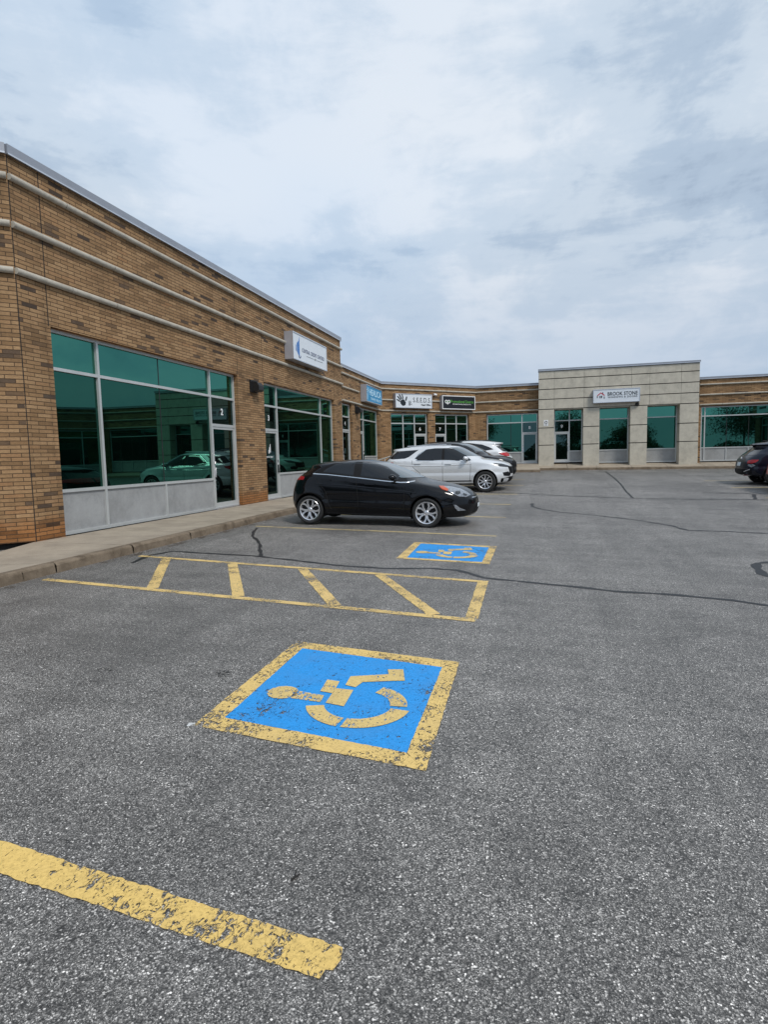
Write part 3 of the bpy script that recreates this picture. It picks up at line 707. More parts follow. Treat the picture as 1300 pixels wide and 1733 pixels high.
pn = MB(); pn.fbox(FB, 3.84, 4.05, -.17, -.166, 1.86, 2.17); pn.build('paper_notice', M['paper'], Lw)
for o in set(bpy.data.objects) - before:
    if o.parent is Lw: local(o, Lw)

# concrete front
kC = 34.8 / 35.32
X = lambda x: x * kC
Zc = lambda z: 1.6 + (z - 1.6) * (34.8 / 35.32)
Cb = thing('concrete_building', 'taller pale concrete panelled entrance block with ruled grooves and unit 9', 'building', (4, 36, .9)); before = set(bpy.data.objects)
xl, xr = X(-.1), X(8.23)
opW = [(X(.76), X(2.33), Zc(4.05)), (X(3.2), X(4.80), Zc(4.04)), (X(5.67), X(7.29), Zc(4.04))]
zg = [Zc(z) for z in (5.78, 5.20, 4.64, 4.08)]; ztop = Zc(6.22)
cb = MB(); core = MB(); gv = .045
lev = [zg[3], zg[2], zg[1], zg[0], ztop]
vj = [xl, X(.76), X(2.37), X(3.21), X(4.84), X(5.77), X(7.34), xr]
for a, b in zip(lev[:-1], lev[1:]):
    for c, d in zip(vj[:-1], vj[1:]):
        cb.fbox(FW, c + .006, d - .006, -.05, 0, a + gv / 2, b - gv / 2)
core.fbox(FW, xl, xr, -1.0, -.045, zg[3], ztop)
piers = [(xl, opW[0][0]), (opW[0][1], opW[1][0]), (opW[1][1], opW[2][0]), (opW[2][1], xr)]
for a, b in piers:
    for c, d in ((.6, Zc(2.05)), (Zc(2.05), Zc(3.03)), (Zc(3.03), zg[3])):
        cb.fbox(FW, a + .006, b - .006, -.62, 0, c + gv / 2, d - gv / 2)
    core.fbox(FW, a + .03, b - .03, -.6, -.03, .5, zg[3])
cb.build('cladding', M['clad'], Cb); core.build('wall', M['groove'], Cb)
so = MB(); so.fbox(FW, X(.5), X(7.6), -.55, -.05, opW[0][2] - .0, zg[3] + .004); so.build('soffit', M['clad'], Cb)
kD = 35.42 / 35.32
Zd = lambda z: 1.6 + (z - 1.6) * kD
shopfront(Cb, FW, opW[0][0], opW[0][1], 1.06, Zd(4.05), Zd(3.41), Zd(1.68), [X(1.59) + .02], [], (opW[0][0] + .02, X(1.59) + .02, Zd(2.75)), '9', rec=.62, handle='r', glassk='glassd')
shopfront(Cb, FW, opW[1][0], opW[1][1], .98, Zd(4.05), Zd(3.41), Zd(1.69), [], [], None, None, rec=.62)
shopfront(Cb, FW, opW[2][0], opW[2][1], .96, Zd(4.05), Zd(3.41), Zd(1.69), [], [], None, None, rec=.62)
coping(Cb, [(FW, xl - .03, xr + .03)], Zc(6.34), .10, .04, .6)
roofslab(Cb, [(xl + .01, 35.9), (xr - .01, 35.9), (xr - .01, 60), (xl + .01, 60)], .4, Zc(6.2))
ns = MB(); ns.fbox(FW, .185, .43, .003, .008, 3.115, 3.45); no = ns.build('notice_plate', M['white'], Cb)
rg = MB(); rg.prism(arcp(.308, 3.31, .06, .085, 0, 359.9, 20), lambda u, z: FW.p(u, .008, z), lambda u, z: FW.p(u, .011, z)); rg.fbox(FW, .30, .316, .008, .0105, 3.25, 3.37)
rg.fbox(FW, .24, .376, .008, .0105, 3.16, 3.185); rg.build('notice_mark', M['ink'], no)
for o in set(bpy.data.objects) - before:
    if o.parent is Cb: local(o, Cb)

# right brick building: seen part, splay and the wing that the glass mirrors
Rb = thing('brick_building', 'low tan brick building to the right of the concrete front with a long green window', 'building', (12, 36, .9)); before = set(bpy.data.objects)
w = MB()
wall(w, FC, 8.22, 12.62, .4, 5.34, [(8.34, 12.4, .5, 3.9)], ends=(False, False), uo=43)
wall(w, FE, 0, 3.6 / s2, .2, 5.34, [(.6, 4.5, .3, 3.9)], ends=(False, False), uo=60)
opO = [(1.0 + 6.4 * k, 6.0 + 6.4 * k, .2, 3.9) for k in range(2)]
wall(w, FO, 0, 13.5, -.6, 5.34, opO, ends=(False, True), uo=70)
w.build('wall', M['brick'], Rb)
for z in (5.04, 4.50, 3.98):
    band(FC, [(8.25, 12.62)], z, .042, Rb); band(FE, [(0, 5.09)], z, .042, Rb); band(FO, [(0, 13.5)], z, .042, Rb)
shopfront(Rb, FC, 8.36, 12.38, .96, 3.88, 3.38, 1.68, [8.56], [9.63, 10.69, 11.6], None, None)
shopfront(Rb, FE, .62, 4.48, .6, 3.88, 3.38, 1.5, [1.7, 3.4], [], (3.4, 4.45, 2.8), None, glassk='glassd')
for k, (a, b, c, d) in enumerate(opO):
    shopfront(Rb, FO, a + .02, b - .02, .3, 3.88, 3.3, 1.1, [a + 1.2, a + 3.6], [], (a + .05, a + 1.2, 2.5), None, glassk='glassd')
coping(Rb, [(FC, 8.2, 12.63), (FE, 0, 5.1), (FO, 0, 13.5)], 5.44, .11, .05, .40)
roofslab(Rb, [(8.3, 35.8), (12.8, 35.8), (16.6, 32), (16.6, 18.3), (40, 18.3), (40, 60), (8.3, 60)], .3, 5.1)
for o in set(bpy.data.objects) - before:
    if o.parent is Rb: local(o, Rb)
# ------------------------------------------------------------------ signs and lamps
def cabinet(label, fr, u0, u1, z0, z1, depth, face, edge='signs', lip=.035, rim='alloy'):
    """box sign: cabinet body, raised rim and face"""
    c = fr.p((u0 + u1) / 2, 0, z0); t = thing('sign', label, 'sign', c)
    b = MB(); b.fbox(fr, u0, u1, .012, depth, z0, z1); local(b.build('cabinet', M[edge], t), t)
    f = MB(); f.fbox(fr, u0 + lip, u1 - lip, depth, depth + .006, z0 + lip, z1 - lip); fo = local(f.build('face', M[face], t), t)
    r = MB()
    for a, bb, c0, d in ((u0, u1, z0, z0 + lip), (u0, u1, z1 - lip, z1), (u0, u0 + lip, z0 + lip, z1 - lip), (u1 - lip, u1, z0 + lip, z1 - lip)):
        r.fbox(fr, a, bb, depth, depth + .022, c0, d)
    local(r.build('rim', M[rim], t), t)
    return t, fo
def lettering(t, fr, txt, uc, z, size, m_, d, sx=1., sp=1., bold=.004, align='CENTER', fit=None):
    if fit:
        o = text_mesh(txt, size, M[m_], 'x', None, lambda x, y, dd: (x, y, dd), sp, 1., bold, .002, align); X_ = [v.co.x for v in o.data.vertices]; sx = fit / (max(X_) - min(X_)); bpy.data.objects.remove(o)
    return local(text_mesh(txt, size, M[m_], 'lettering', t, lambda x, y, dd: fr.p(uc + x, d + .004 + dd, z + y), sp, sx, bold, .002, align), t)
def shape(t, fr, polys, d, m_, name='logo'):
    b = MB()
    for p in polys: b.prism(p, lambda u, z: fr.p(u, d + .002, z), lambda u, z: fr.p(u, d + .006, z))
    return local(b.build(name, M[m_], t), t)
D0 = .306
t, f = cabinet('white box sign with blue sail logo on the tall brick wall', FA, 18.46, 21.66, 4.9, 5.80, .30, 'signw')
shape(t, FA, [[(18.81, 5.20), (18.87, 5.13), (18.87, 5.50), (18.81, 5.46)], [(18.89, 5.12), (18.95, 5.08), (18.95, 5.55), (18.89, 5.51)], [(18.97, 5.08), (19.03, 5.05), (19.03, 5.70), (18.97, 5.57)], [(18.71, 5.22), (18.745, 5.18), (18.745, 5.38), (18.71, 5.40)]], D0, 'lblue')
shape(t, FA, [arcp(19.04, 5.10, .075, .11, 200, 350, 8)], D0, 'navy')
lettering(t, FA, 'CENTRAL CREDIT CENTREX', 20.33, 5.24, .19, 'navy', D0, .88, 1.05, -.001, fit=2.15)
lettering(t, FA, 'LTD', 20.47, 5.115, .10, 'inkg', D0, 1, 1, .001)
shape(t, FA, [[(19.65, 5.145), (20.3, 5.145), (20.3, 5.16), (19.65, 5.16)], [(20.64, 5.145), (21.25, 5.145), (21.25, 5.16), (20.64, 5.16)]], D0, 'inkg', 'rule')
t, f = cabinet('bright blue box sign with pale lettering on the low brick wing', FL, 27.1, 29.93, 4.235, 5.03, .28, 'signb')
D1 = .286
lettering(t, FL, 'HEALICA', 28.68, 4.58, .42, 'sky', D1, .98, 1, .010, fit=2.15)
lettering(t, FL, 'TRAVEL HEALTH', 28.80, 4.36, .17, 'sky', D1, 1, 1.05, .003, fit=1.9)
shape(t, FL, [[(27.25, 4.34), (27.34, 4.32), (27.36, 4.62), (27.27, 4.64)], [(27.28, 4.66), (27.40, 4.66), (27.42, 4.90), (27.36, 4.92)], [(27.20, 4.76), (27.52, 4.74), (27.52, 4.79), (27.20, 4.81)]], D1, 'sky')
uB = lambda x, y: ((x + 8.23) + (y - 30.8)) * s2
u0, u1 = .76, 3.14
t, f = cabinet('white box sign with dark hand prints above the door of unit 6', FB, u0, u1, 4.21, 4.975, .25, 'signw')
D2 = .256
def rot(poly, cx, cy, a, s=1.):
    a = math.radians(a); return [(cx + s * (x * math.cos(a) - y * math.sin(a)), cy + s * (x * math.sin(a) + y * math.cos(a))) for x, y in poly]
def finger(x, y, a, l, w):
    p = [(-w / 2, 0), (w / 2, 0), (w * .55, l * .7)] + [(w * .5 * math.cos(k * .52), l * .85 + w * .5 * math.sin(k * .52)) for k in range(7)] + [(-w * .55, l * .7)]
    return rot(p, x, y, a)
def hand(cx, cz, s, tilt):
    palm = [(-.10, -.06), (-.06, -.12), (.04, -.14), (.11, -.08), (.11, .05), (.05, .11), (-.06, .11), (-.11, .04)]
    P = [palm] + [finger(-.085, .10, 24, .17, .045), finger(-.03, .13, 8, .22, .048), finger(.03, .13, -4, .22, .048), finger(.09, .10, -20, .19, .045), finger(.15, -.02, -52, .16, .055)]
    return [rot(p, cx, cz, tilt, s) for p in P]
shape(t, FB, hand(u0 + .47, 4.50, 1.42, 36), D2, 'ink', 'hand_print'); shape(t, FB, hand(u0 + .90, 4.42, .58, -10), D2, 'inkg', 'hand_print')
lettering(t, FB, 'S.E.E.D.S.', u0 + 1.72, 4.53, .36, 'ink', D2, .92, 1.05, .000, fit=1.18)
lettering(t, FB, 'Head Office', u0 + 1.97, 4.35, .15, 'ink', D2, 1, 1, .003, fit=.64)
u0, u1 = 3.84, 6.19
t, f = cabinet('black box sign with white rim and green lettering beside the hand print sign', FB, u0, u1, 4.195, 4.965, .25, 'signk', 'signs', .045, 'white')
shape(t, FB, [arcp(u0 + .28, 4.62, .055, .10, 0, 359.9, 18), arcp(u0 + .46, 4.62, .055, .10, 0, 359.9, 18), rot([(-.09, 0), (.09, 0), (0, -.09)], u0 + .37, 4.54, 0)], D2, 'white')
shape(t, FB, [rot([(.03 * math.cos(k * .7), .03 * math.sin(k * .7)) for k in range(9)], u0 + q, 4.62, 0) for q in (.28, .46)], D2 + .001, 'green')
lettering(t, FB, 'Promotional Source', u0 + 1.40, 4.565, .23, 'green', D2, .98, 1, .001, fit=1.62)
lettering(t, FB, 'PROMOTIONAL PRODUCTS', u0 + 1.38, 4.46, .085, 'white', D2, 1.05, 1, .001, fit=1.3)
bu0, bu1 = X(2.83), X(5.25)
t, f = cabinet('wide white box sign with red roof house logo on the concrete front', FW, bu0, bu1, Zc(4.29), Zc(5.03), .22, 'signw')
D3 = .226
lettering(t, FW, 'BROOK STONE', bu0 + 1.50, 4.62, .27, 'ink', D3, .96, 1.0, .004, fit=1.52)
lettering(t, FW, 'WINDOWS & DOORS', bu0 + 1.50, 4.49, .125, 'ink', D3, 1, 1.28, .002, fit=1.5)
hx, hz_ = bu0 + .40, 4.56
shape(t, FW, [[(hx - .20, hz_ + .10), (hx - .17, hz_ + .06), (hx, hz_ + .20), (hx + .17, hz_ + .06), (hx + .20, hz_ + .10), (hx, hz_ + .26)]], D3, 'red')
shape(t, FW, [[(hx - .21, hz_ - .02), (hx - .17, hz_ - .05), (hx - .16, hz_ + .05), (hx - .2, hz_ + .07)], [(hx + .15, hz_ - .09), (hx + .19, hz_ - .09), (hx + .19, hz_ + .03), (hx + .15, hz_ + .03)], [(hx - .07, hz_ + .02), (hx - .01, hz_ + .02), (hx - .01, hz_ + .07), (hx - .07, hz_ + .07)], [(hx + .01, hz_ + .02), (hx + .07, hz_ + .02), (hx + .07, hz_ + .07), (hx + .01, hz_ + .07)], [(hx - .07, hz_ - .05), (hx - .01, hz_ - .05), (hx - .01, hz_), (hx - .07, hz_)], [(hx + .01, hz_ - .05), (hx + .07, hz_ - .05), (hx + .07, hz_), (hx + .01, hz_)], [(hx + .08, hz_ + .20), (hx + .12, hz_ + .16), (hx + .12, hz_ + .26), (hx + .08, hz_ + .26)]], D3, 'ink')
for u, nm in ((9.5, 'unlettered white sign mirrored in the widest pane of unit 2'), (4.2, 'unlettered white sign mirrored in the leftmost pane of unit 2')):
    t, f = cabinet(nm, FO, u, u + 2.4, 4.1, 4.85, .22, 'signw')
    shape(t, FO, [[(u + .5, 4.42), (u + 1.9, 4.42), (u + 1.9, 4.58), (u + .5, 4.58)]], .226, 'ink')
def wall_lamp(label, fr, u, z, s=1.0):
    t = thing('wall_lamp', label, 'wall lamp', fr.p(u, 0, z), 'black wall lamps')
    b = MB(); b.fbox(fr, u - .22 * s, u + .22 * s, .002, .05, z - .17 * s, z + .19 * s)
    b.prism([(.05, -.15), (.05, .15), (.20, .12), (.27, .02), (.27, -.10), (.20, -.15)], lambda n, h: fr.p(u - .16 * s, n * s, z + h * s), lambda n, h: fr.p(u + .16 * s, n * s, z + h * s))
    local(b.build('housing', M['black'], t), t)
    q = MB(); q.fbox(fr, u - .13 * s, u + .13 * s, .07 * s, .19 * s, z - .156 * s, z - .151 * s); local(q.build('lens', M['lampd'], t), t)
wall_lamp('large black wall lamp on the brick pier between units 2 and 3', FA, 16.12, 3.74, 1.0)
wall_lamp('small black wall lamp on the brick pier between units 4 and 5', FL, 26.35, 3.78, .95)
wall_lamp('little dark lamp under the right end of the sign on the concrete front', FW, X(5.14), 4.12, .42)
t = thing('wall_lamp', 'little white security lamp between the hand print sign and the black sign', 'wall lamp', FB.p(3.45, 0, 5.02))
b = MB(); b.fbox(FB, 3.39, 3.51, .002, .12, 4.96, 5.06); b.tube(FB.p(3.36, .15, 4.99), FB.p(3.54, .15, 4.99), .045); local(b.build('housing', M['white'], t), t)
t = thing('handrail', 'pale painted ramp handrail on the corner pavement behind the black hatchback', 'handrail', (-7.8, 29, .7))
b = MB()
for dz in (0, -.22): b.tube((-8.0, 28.95, 1.42 + dz), (-5.6, 29.05, 2.1 + dz), .03)
for k in range(3):
    x = -7.6 + k * .9; b.tube((x, 28.97, .3), (x, 28.97, 1.53 + k * .26), .025)
local(b.build('rail', M['rail'], t), t)
sl = MB(); sl.hexa([(-8.0, 29.1, .3), (-5.6, 29.1, .3), (-5.6, 30.1, .3), (-8.0, 30.1, .3), (-8.0, 29.1, 1.1), (-5.6, 29.1, 1.75), (-5.6, 30.1, 1.75), (-8.0, 30.1, 1.1)])
local(sl.build('ramp_wall', M['band'], t), t)

# ------------------------------------------------------------------ cars
def catmull(P, n):
    P = np.array(P, float); m = len(P); R = []
    for i in range(m):
        a, b, c, d = P[i - 1], P[i], P[(i + 1) % m], P[(i + 2) % m]
        for k in range(n):
            t = k / n
            R.append(.5 * ((2 * b) + (-a + c) * t + (2 * a - 5 * b + 4 * c - d) * t * t + (-a + 3 * b - 3 * c + d) * t ** 3))
    return np.array(R)
class Car:
    def __init__(s, sp):
        s.sp = sp; s.L = sp['L']; raw = catmull(sp['sil'], 7)
        d = np.r_[0, np.cumsum(np.linalg.norm(np.diff(np.vstack([raw, raw[:1]]), axis=0), axis=1))]
        q = np.linspace(0, d[-1], 241)[:-1]; cl = np.vstack([raw, raw[:1]])
        s.C = np.c_[np.interp(q, d, cl[:, 0]), np.interp(q, d, cl[:, 1])]
        A = s.C; B = np.roll(A, -1, 0)
        s.xg = np.linspace(A[:, 0].min(), A[:, 0].max(), 900); s.zg = np.linspace(A[:, 1].min(), A[:, 1].max(), 700)
        s.zt = np.full(900, -9.); s.zb = np.full(900, 9.); s.xf = np.full(700, -9.); s.xr = np.full(700, 99.)
        for a, b in zip(A, B):
            lo, hi = sorted((a[0], b[0])); k = np.where((s.xg >= lo - 1e-9) & (s.xg <= hi + 1e-9))[0]
            if len(k):
                z = a[1] + (b[1] - a[1]) * ((s.xg[k] - a[0]) / (b[0] - a[0]) if abs(b[0] - a[0]) > 1e-9 else 0)
                s.zt[k] = np.maximum(s.zt[k], z); s.zb[k] = np.minimum(s.zb[k], z)
            lo, hi = sorted((a[1], b[1])); k = np.where((s.zg >= lo - 1e-9) & (s.zg <= hi + 1e-9))[0]
            if len(k):
                x = a[0] + (b[0] - a[0]) * ((s.zg[k] - a[1]) / (b[1] - a[1]) if abs(b[1] - a[1]) > 1e-9 else 0)
                s.xf[k] = np.maximum(s.xf[k], x); s.xr[k] = np.minimum(s.xr[k], x)
    def W(s, x, z):
        sp = s.sp; zb = np.interp(x, [p[0] for p in sp['belt']], [p[1] for p in sp['belt']]); hw = sp['hw']; zm = sp['zm']
        low = hw - .09 * np.clip((zm - z) / (zm - .2), 0, 1) ** 2 - .022 * np.clip((z - zm) / (zb - zm), 0, 1) ** 2 - .02 * np.exp(-((z - (zm + .0)) / .07) ** 2) * sp.get('crease', .6)
        hi = hw - .022 - .045 - sp['tum'] * (z - zb)
        t = np.clip((z - zb + .035) / .07, 0, 1); t = t * t * (3 - 2 * t)
        y = low * (1 - t) + hi * t
        for wx in sp['wx']:                      # wheel-arch flares
            r = np.hypot(x - wx, (z - sp['wr'])); y = y + sp.get('flare', .02) * np.exp(-((r - sp['wr'] - .07) / .07) ** 2)
        return y
    def y(s, x, z):
        x = np.asarray(x, float); z = np.asarray(z, float)
        f = lambda d, L, p: (1 - (1 - np.clip(d / L, 0, 1)) ** p) ** (1 / p)
        zt = np.interp(x, s.xg, s.zt); zb = np.interp(x, s.xg, s.zb); xf = np.interp(z, s.zg, s.xf); xr = np.interp(z, s.zg, s.xr)
        sp = s.sp
        return s.W(x, z) * f(zt - z, sp.get('Rt', .11), 2.3) * f(z - zb, .06, 2.2) * f(xf - x, sp['Lf'], 2.5) * f(x - xr, sp['Lr'], 2.8)
    def solve(s, z, Y, front):                   # x on the surface at height z and half-width Y
        e = float(np.interp(z, s.zg, s.xf if front else s.xr)); lo, hi = 0., 1.6
        for _ in range(36):
            m = (lo + hi) / 2
            if s.y(e - m if front else e + m, z) < abs(Y): lo = m
            else: hi = m
        return e - hi if front else e + hi
    def body(s, root, paint):
        rings = 30; u = np.linspace(0, 1, rings); R = 1 - (1 - u) ** 2.3; R[-1] = 1
        C = s.C; n = len(C); zc = s.sp['zm']; sx = np.clip(C[:, 0], .95, s.L - 1.0)
        spn = np.c_[sx, np.full(n, zc)]
        V = []; F = []
        for side in (-1, 1):
            for r in R[:-1]:
                P = spn + (C - spn) * r; Y = s.y(P[:, 0], P[:, 1]); V += [(p[0] - s.L / 2, side * yy, p[1]) for p, yy in zip(P, Y)]
        base = len(V); V += [(p[0] - s.L / 2, 0, p[1]) for p in C]
        for si in range(2):
            for k in range(rings - 1):
                a0 = (si * (rings - 1) + k) * n; b0 = (si * (rings - 1) + k + 1) * n if k < rings - 2 else base
                for i in range(n):
                    j = (i + 1) % n; q = (a0 + i, a0 + j, b0 + j, b0 + i); F.append(q if si else q[::-1])
        me = bpy.data.meshes.new('body'); me.from_pydata(V, [], F)
        bm = bmesh.new(); bm.from_mesh(me); bmesh.ops.remove_doubles(bm, verts=bm.verts[:], dist=1e-5); bmesh.ops.dissolve_degenerate(bm, dist=1e-5, edges=bm.edges[:]); bmesh.ops.recalc_face_normals(bm, faces=bm.faces[:]); bm.to_mesh(me); bm.free()
        me.materials.append(paint); me.materials.append(M['trim'])
        o = bpy.data.objects.new('body', me); COL.objects.link(o)
        bpy.data.objects.remove(o)
        rc = s.sp['wr'] + s.sp.get('gap', .045); zc_ = s.sp['wr'] + .012
        bm = bmesh.new(); bm.from_mesh(me); bm.verts.ensure_lookup_table()
        for wx in s.sp['wx']:                    # open the wheel arches and snap their edge to a true arc
            ins = {v for v in bm.verts if abs(v.co.y) > .42 and math.hypot(v.co.x + s.L / 2 - wx, v.co.z - zc_) < rc}
            dead = [f for f in bm.faces if all(v in ins for v in f.verts)]
            rim_ = {v for f in bm.faces if any(v in ins for v in f.verts) and not all(v in ins for v in f.verts) for v in f.verts if v in ins}
            bmesh.ops.delete(bm, geom=dead, context='FACES_ONLY')
            for v in rim_:
                dx, dz = v.co.x + s.L / 2 - wx, v.co.z - zc_; l = max(1e-4, math.hypot(dx, dz))
                if v.co.z < .3: continue
                x, z = wx + dx / l * rc, zc_ + dz / l * rc
                v.co = Vector((x - s.L / 2, math.copysign(float(s.y(x, z)), v.co.y), z))
        bmesh.ops.delete(bm, geom=[v for v in bm.verts if not v.link_faces], context='VERTS')
        m2 = me; bm.to_mesh(m2); bm.free()
        for wx in s.sp['wx']:
            for sd in (-1, 1):
                c = MB(); A_ = np.linspace(-.45, math.pi + .45, 44)
                for q in A_:
                    x, z = wx + (rc + .001) * math.cos(q), zc_ + (rc + .001) * math.sin(q); yo = max(.52, float(s.y(x, max(z, .32))) - .002)
                    c.v += [(x - s.L / 2, sd * yo, z), (x - s.L / 2, sd * .5, z)]
                for i in range(len(A_) - 1): c.f.append((2 * i, 2 * i + 2, 2 * i + 3, 2 * i + 1)); c.mi.append(0)
                c.f.append(tuple(2 * i + 1 for i in range(len(A_)))); c.mi.append(0)
                c.build('wheel_well', M['trim'], root, 40)
        m2.polygons.foreach_set('use_smooth', [True] * len(m2.polygons)); m2.set_sharp_from_angle(angle=math.radians(38))
        b = bpy.data.objects.new('body', m2); COL.objects.link(b); b.parent = root
        s.bodyo = b; return b
    def patch(s, name, poly, m_, parent, side, off=.005, smoothen=0):
        P = np.array(poly, float)
        if smoothen: P = catmull(P, smoothen)
        else:
            D = []
            for a, b in zip(P, np.roll(P, -1, 0)):
                k = max(1, int(np.linalg.norm(b - a) / .035)); D += [a + (b - a) * i / k for i in range(k)]
            P = np.array(D)
        c = P.mean(0); mb = MB(); n = len(P); rr = (1, .93, .75, .5, .25, .04)
        for r in rr:
            Q = c + (P - c) * r; xf = np.interp(Q[:, 1], s.zg, s.xf); xr = np.interp(Q[:, 1], s.zg, s.xr)
            Q[:, 0] = np.clip(Q[:, 0], xr + .0015, xf - .0015)
            Y = s.y(Q[:, 0], Q[:, 1])
            # push outward along the surface normal
            e = .004; gx = (s.y(Q[:, 0] + e, Q[:, 1]) - s.y(Q[:, 0] - e, Q[:, 1])) / (2 * e); gzz = (s.y(Q[:, 0], Q[:, 1] + e) - s.y(Q[:, 0], Q[:, 1] - e)) / (2 * e)
            gx = np.clip(np.nan_to_num(gx), -6, 6); gzz = np.clip(np.nan_to_num(gzz), -6, 6)
            l = np.sqrt(1 + gx ** 2 + gzz ** 2); o_ = off if r < 1 else off * .2
            for q, yy, a, b, ll in zip(Q, Y, gx, gzz, l): mb.v.append((q[0] - a / ll * o_ - s.L / 2, side * (yy + o_ / ll), q[1] - b / ll * o_))
        for k in range(len(rr) - 1):
            for i in range(n): j = (i + 1) % n; mb.f.append((k * n + i, k * n + j, k * n + n + j, k * n + n + i)); mb.mi.append(0)
        mb.f.append(tuple((len(rr) - 1) * n + i for i in range(n))); mb.mi.append(0)
        return mb.build(name, m_, parent, 50)
    def strip(s, name, pts, w, m_, parent, side, off=.003, closed=False):
        P = [np.array(p, float) for p in pts]; R = []
        if closed: P.append(P[0])
        for a, b in zip(P[:-1], P[1:]):
            k = max(1, int(np.linalg.norm(b - a) / .05)); R += [a + (b - a) * i / k for i in range(k)]
        R.append(P[-1]); mb = MB()
        for i, p in enumerate(R):
            d = R[min(i + 1, len(R) - 1)] - R[max(i - 1, 0)]; d = d / np.linalg.norm(d); t = np.array([-d[1], d[0]]) * w / 2
            for sg, oo in ((-1, .0005), (-.6, off), (.6, off), (1, .0005)):
                q = p + t * sg; mb.v.append((q[0] - s.L / 2, side * (float(s.y(q[0], q[1])) + oo), q[1]))
        for i in range(len(R) - 1):
            for j in range(3): k = i * 4 + j; mb.f.append((k, k + 1, k + 5, k + 4)); mb.mi.append(0)
        return mb.build(name, m_, parent, 50)
    def screen(s, name, zs, bs, m_, parent, front, wfrac=.88, off=.005, zfun=None):
        """windscreen or rear glass: rows of height, across the car"""
        mb = MB(); nb = 21
        for z in zs:
            Ym = float(s.W(s.solve(z, .2, front), z)) * wfrac
            for k in range(nb):
                Y = -Ym + 2 * Ym * k / (nb - 1); x = s.solve(z, Y, front)
                mb.v.append((x + (off if front else -off) - s.L / 2, Y, z + off * .7))
        for i in range(len(zs) - 1):
            for k in range(nb - 1): q = i * nb + k; mb.f.append((q, q + 1, q + nb + 1, q + nb)); mb.mi.append(0)
        return mb.build(name, m_, parent, 60)
    def face_patch(s, name, poly, m_, parent, front, off=.006, sub=8):
        """panel on the nose or tail given in (y, z)"""
        P = []
        poly = np.array(poly, float)
        for a, b in zip(poly, np.roll(poly, -1, 0)):
            k = max(1, int(np.linalg.norm(b - a) / .05)); P += [a + (b - a) * i / k for i in range(k)]
        P = np.array(P); c = P.mean(0); mb = MB(); n = len(P); rr = (1, .94, .6, .3, .03)
        for r in rr:
            for q in c + (P - c) * r:
                o_ = off if r < 1 else off * .1
                mb.v.append((s.solve(q[1], q[0], front) + (o_ if front else -o_) - s.L / 2, q[0], q[1]))
        for k in range(len(rr) - 1):
            for i in range(n): j = (i + 1) % n; mb.f.append((k * n + i, k * n + j, k * n + n + j, k * n + n + i)); mb.mi.append(0)
        mb.f.append(tuple((len(rr) - 1) * n + i for i in range(n))); mb.mi.append(0)
        return mb.build(name, m_, parent, 40)

def lathe(mb, prof, n, flip=False):
    b = len(mb.v); m = len(prof)
    for i in range(n):
        t = 2 * math.pi * i / n
        for r, y in prof: mb.v.append((r * math.cos(t), y, r * math.sin(t)))
    for i in range(n):
        for k in range(m - 1): mb.f.append((b + i * m + k, b + ((i + 1) % n) * m + k, b + ((i + 1) % n) * m + k + 1, b + i * m + k + 1)); mb.mi.append(mb.cur)
WH = {}
def wheel_meshes(r, rim, style):
    k = (r, rim, style)
    if k in WH: return WH[k]
    ty = MB(); lathe(ty, [(rim - .01, .06), (rim + .004, -.085), (rim + .03, -.105), (r - .035, -.108), (r - .008, -.09), (r, -.06), (r, .08), (r - .03, .10), (rim, .09), (rim - .01, .06)], 48)
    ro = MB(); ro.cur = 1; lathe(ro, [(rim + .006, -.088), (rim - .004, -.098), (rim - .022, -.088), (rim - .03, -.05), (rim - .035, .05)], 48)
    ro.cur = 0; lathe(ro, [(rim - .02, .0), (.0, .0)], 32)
    ro.cur = 1
    def spoke(a0, a1, r0, r1, w0, w1, d0=-.075, d1=-.085):
        p0 = np.array([math.cos(a0) * r0, math.sin(a0) * r0]); p1 = np.array([math.cos(a1) * r1, math.sin(a1) * r1]); d = p1 - p0; d /= np.linalg.norm(d); t = np.array([-d[1], d[0]])
        q = [p0 - t * w0, p0 + t * w0, p1 + t * w1, p1 - t * w1]
        ro.prism([tuple(x) for x in q], lambda x, z: (x * .98, d0 + .05, z * .98), lambda x, z: (x, d1 if math.hypot(x, z) > (r0 + r1) / 2 else d0, z))
    for k5 in range(5):
        a = 2 * math.pi * (k5 + .25) / 5
        if style == 'pair':
            for sg in (-1, 1):
                spoke(a + sg * .12, a + sg * .17, .05, rim * .62, .018, .015); spoke(a + sg * .17, a + sg * .34, rim * .60, rim - .012, .016, .024)
        elif style == 'vee':
            for sg in (-1, 1): spoke(a + sg * .1, a + sg * .33, .05, rim - .012, .018, .017)
            spoke(a, a, .05, rim * .5, .03, .01)
        else:
            spoke(a, a, .05, rim - .012, .035, .05)
    ro.cur = 1; lathe(ro, [(.055, -.03), (.053, -.075), (.045, -.083), (.025, -.086), (.0, -.086)], 24)
    WH[k] = (ty, ro); return WH[k]
def put_wheels(car, root, style, rimr, hubm='alloy'):
    sp = car.sp; ty, ro = wheel_meshes(sp['wr'], rimr, style); a = b = None
    for wx in sp['wx']:
        for sd in (-1, 1):
            if a is None:
                a = ty.build('wheel', M['tyre'], root, 40); b = ro.build('rim', [M['dimrim'], M['alloy']], a, 40); w, r = a, b
            else:
                w = a.copy(); COL.objects.link(w); r = b.copy(); COL.objects.link(r); r.parent = w
            w.parent = root; w.location = (wx - car.L / 2, sd * (sp['hw'] - .105), sp['wr']); w.rotation_euler = (0, rnd.uniform(0, 1.2), 0 if sd < 0 else math.pi)
            if sd > 0: w.rotation_euler = (0, rnd.uniform(0, 1.2), math.pi)
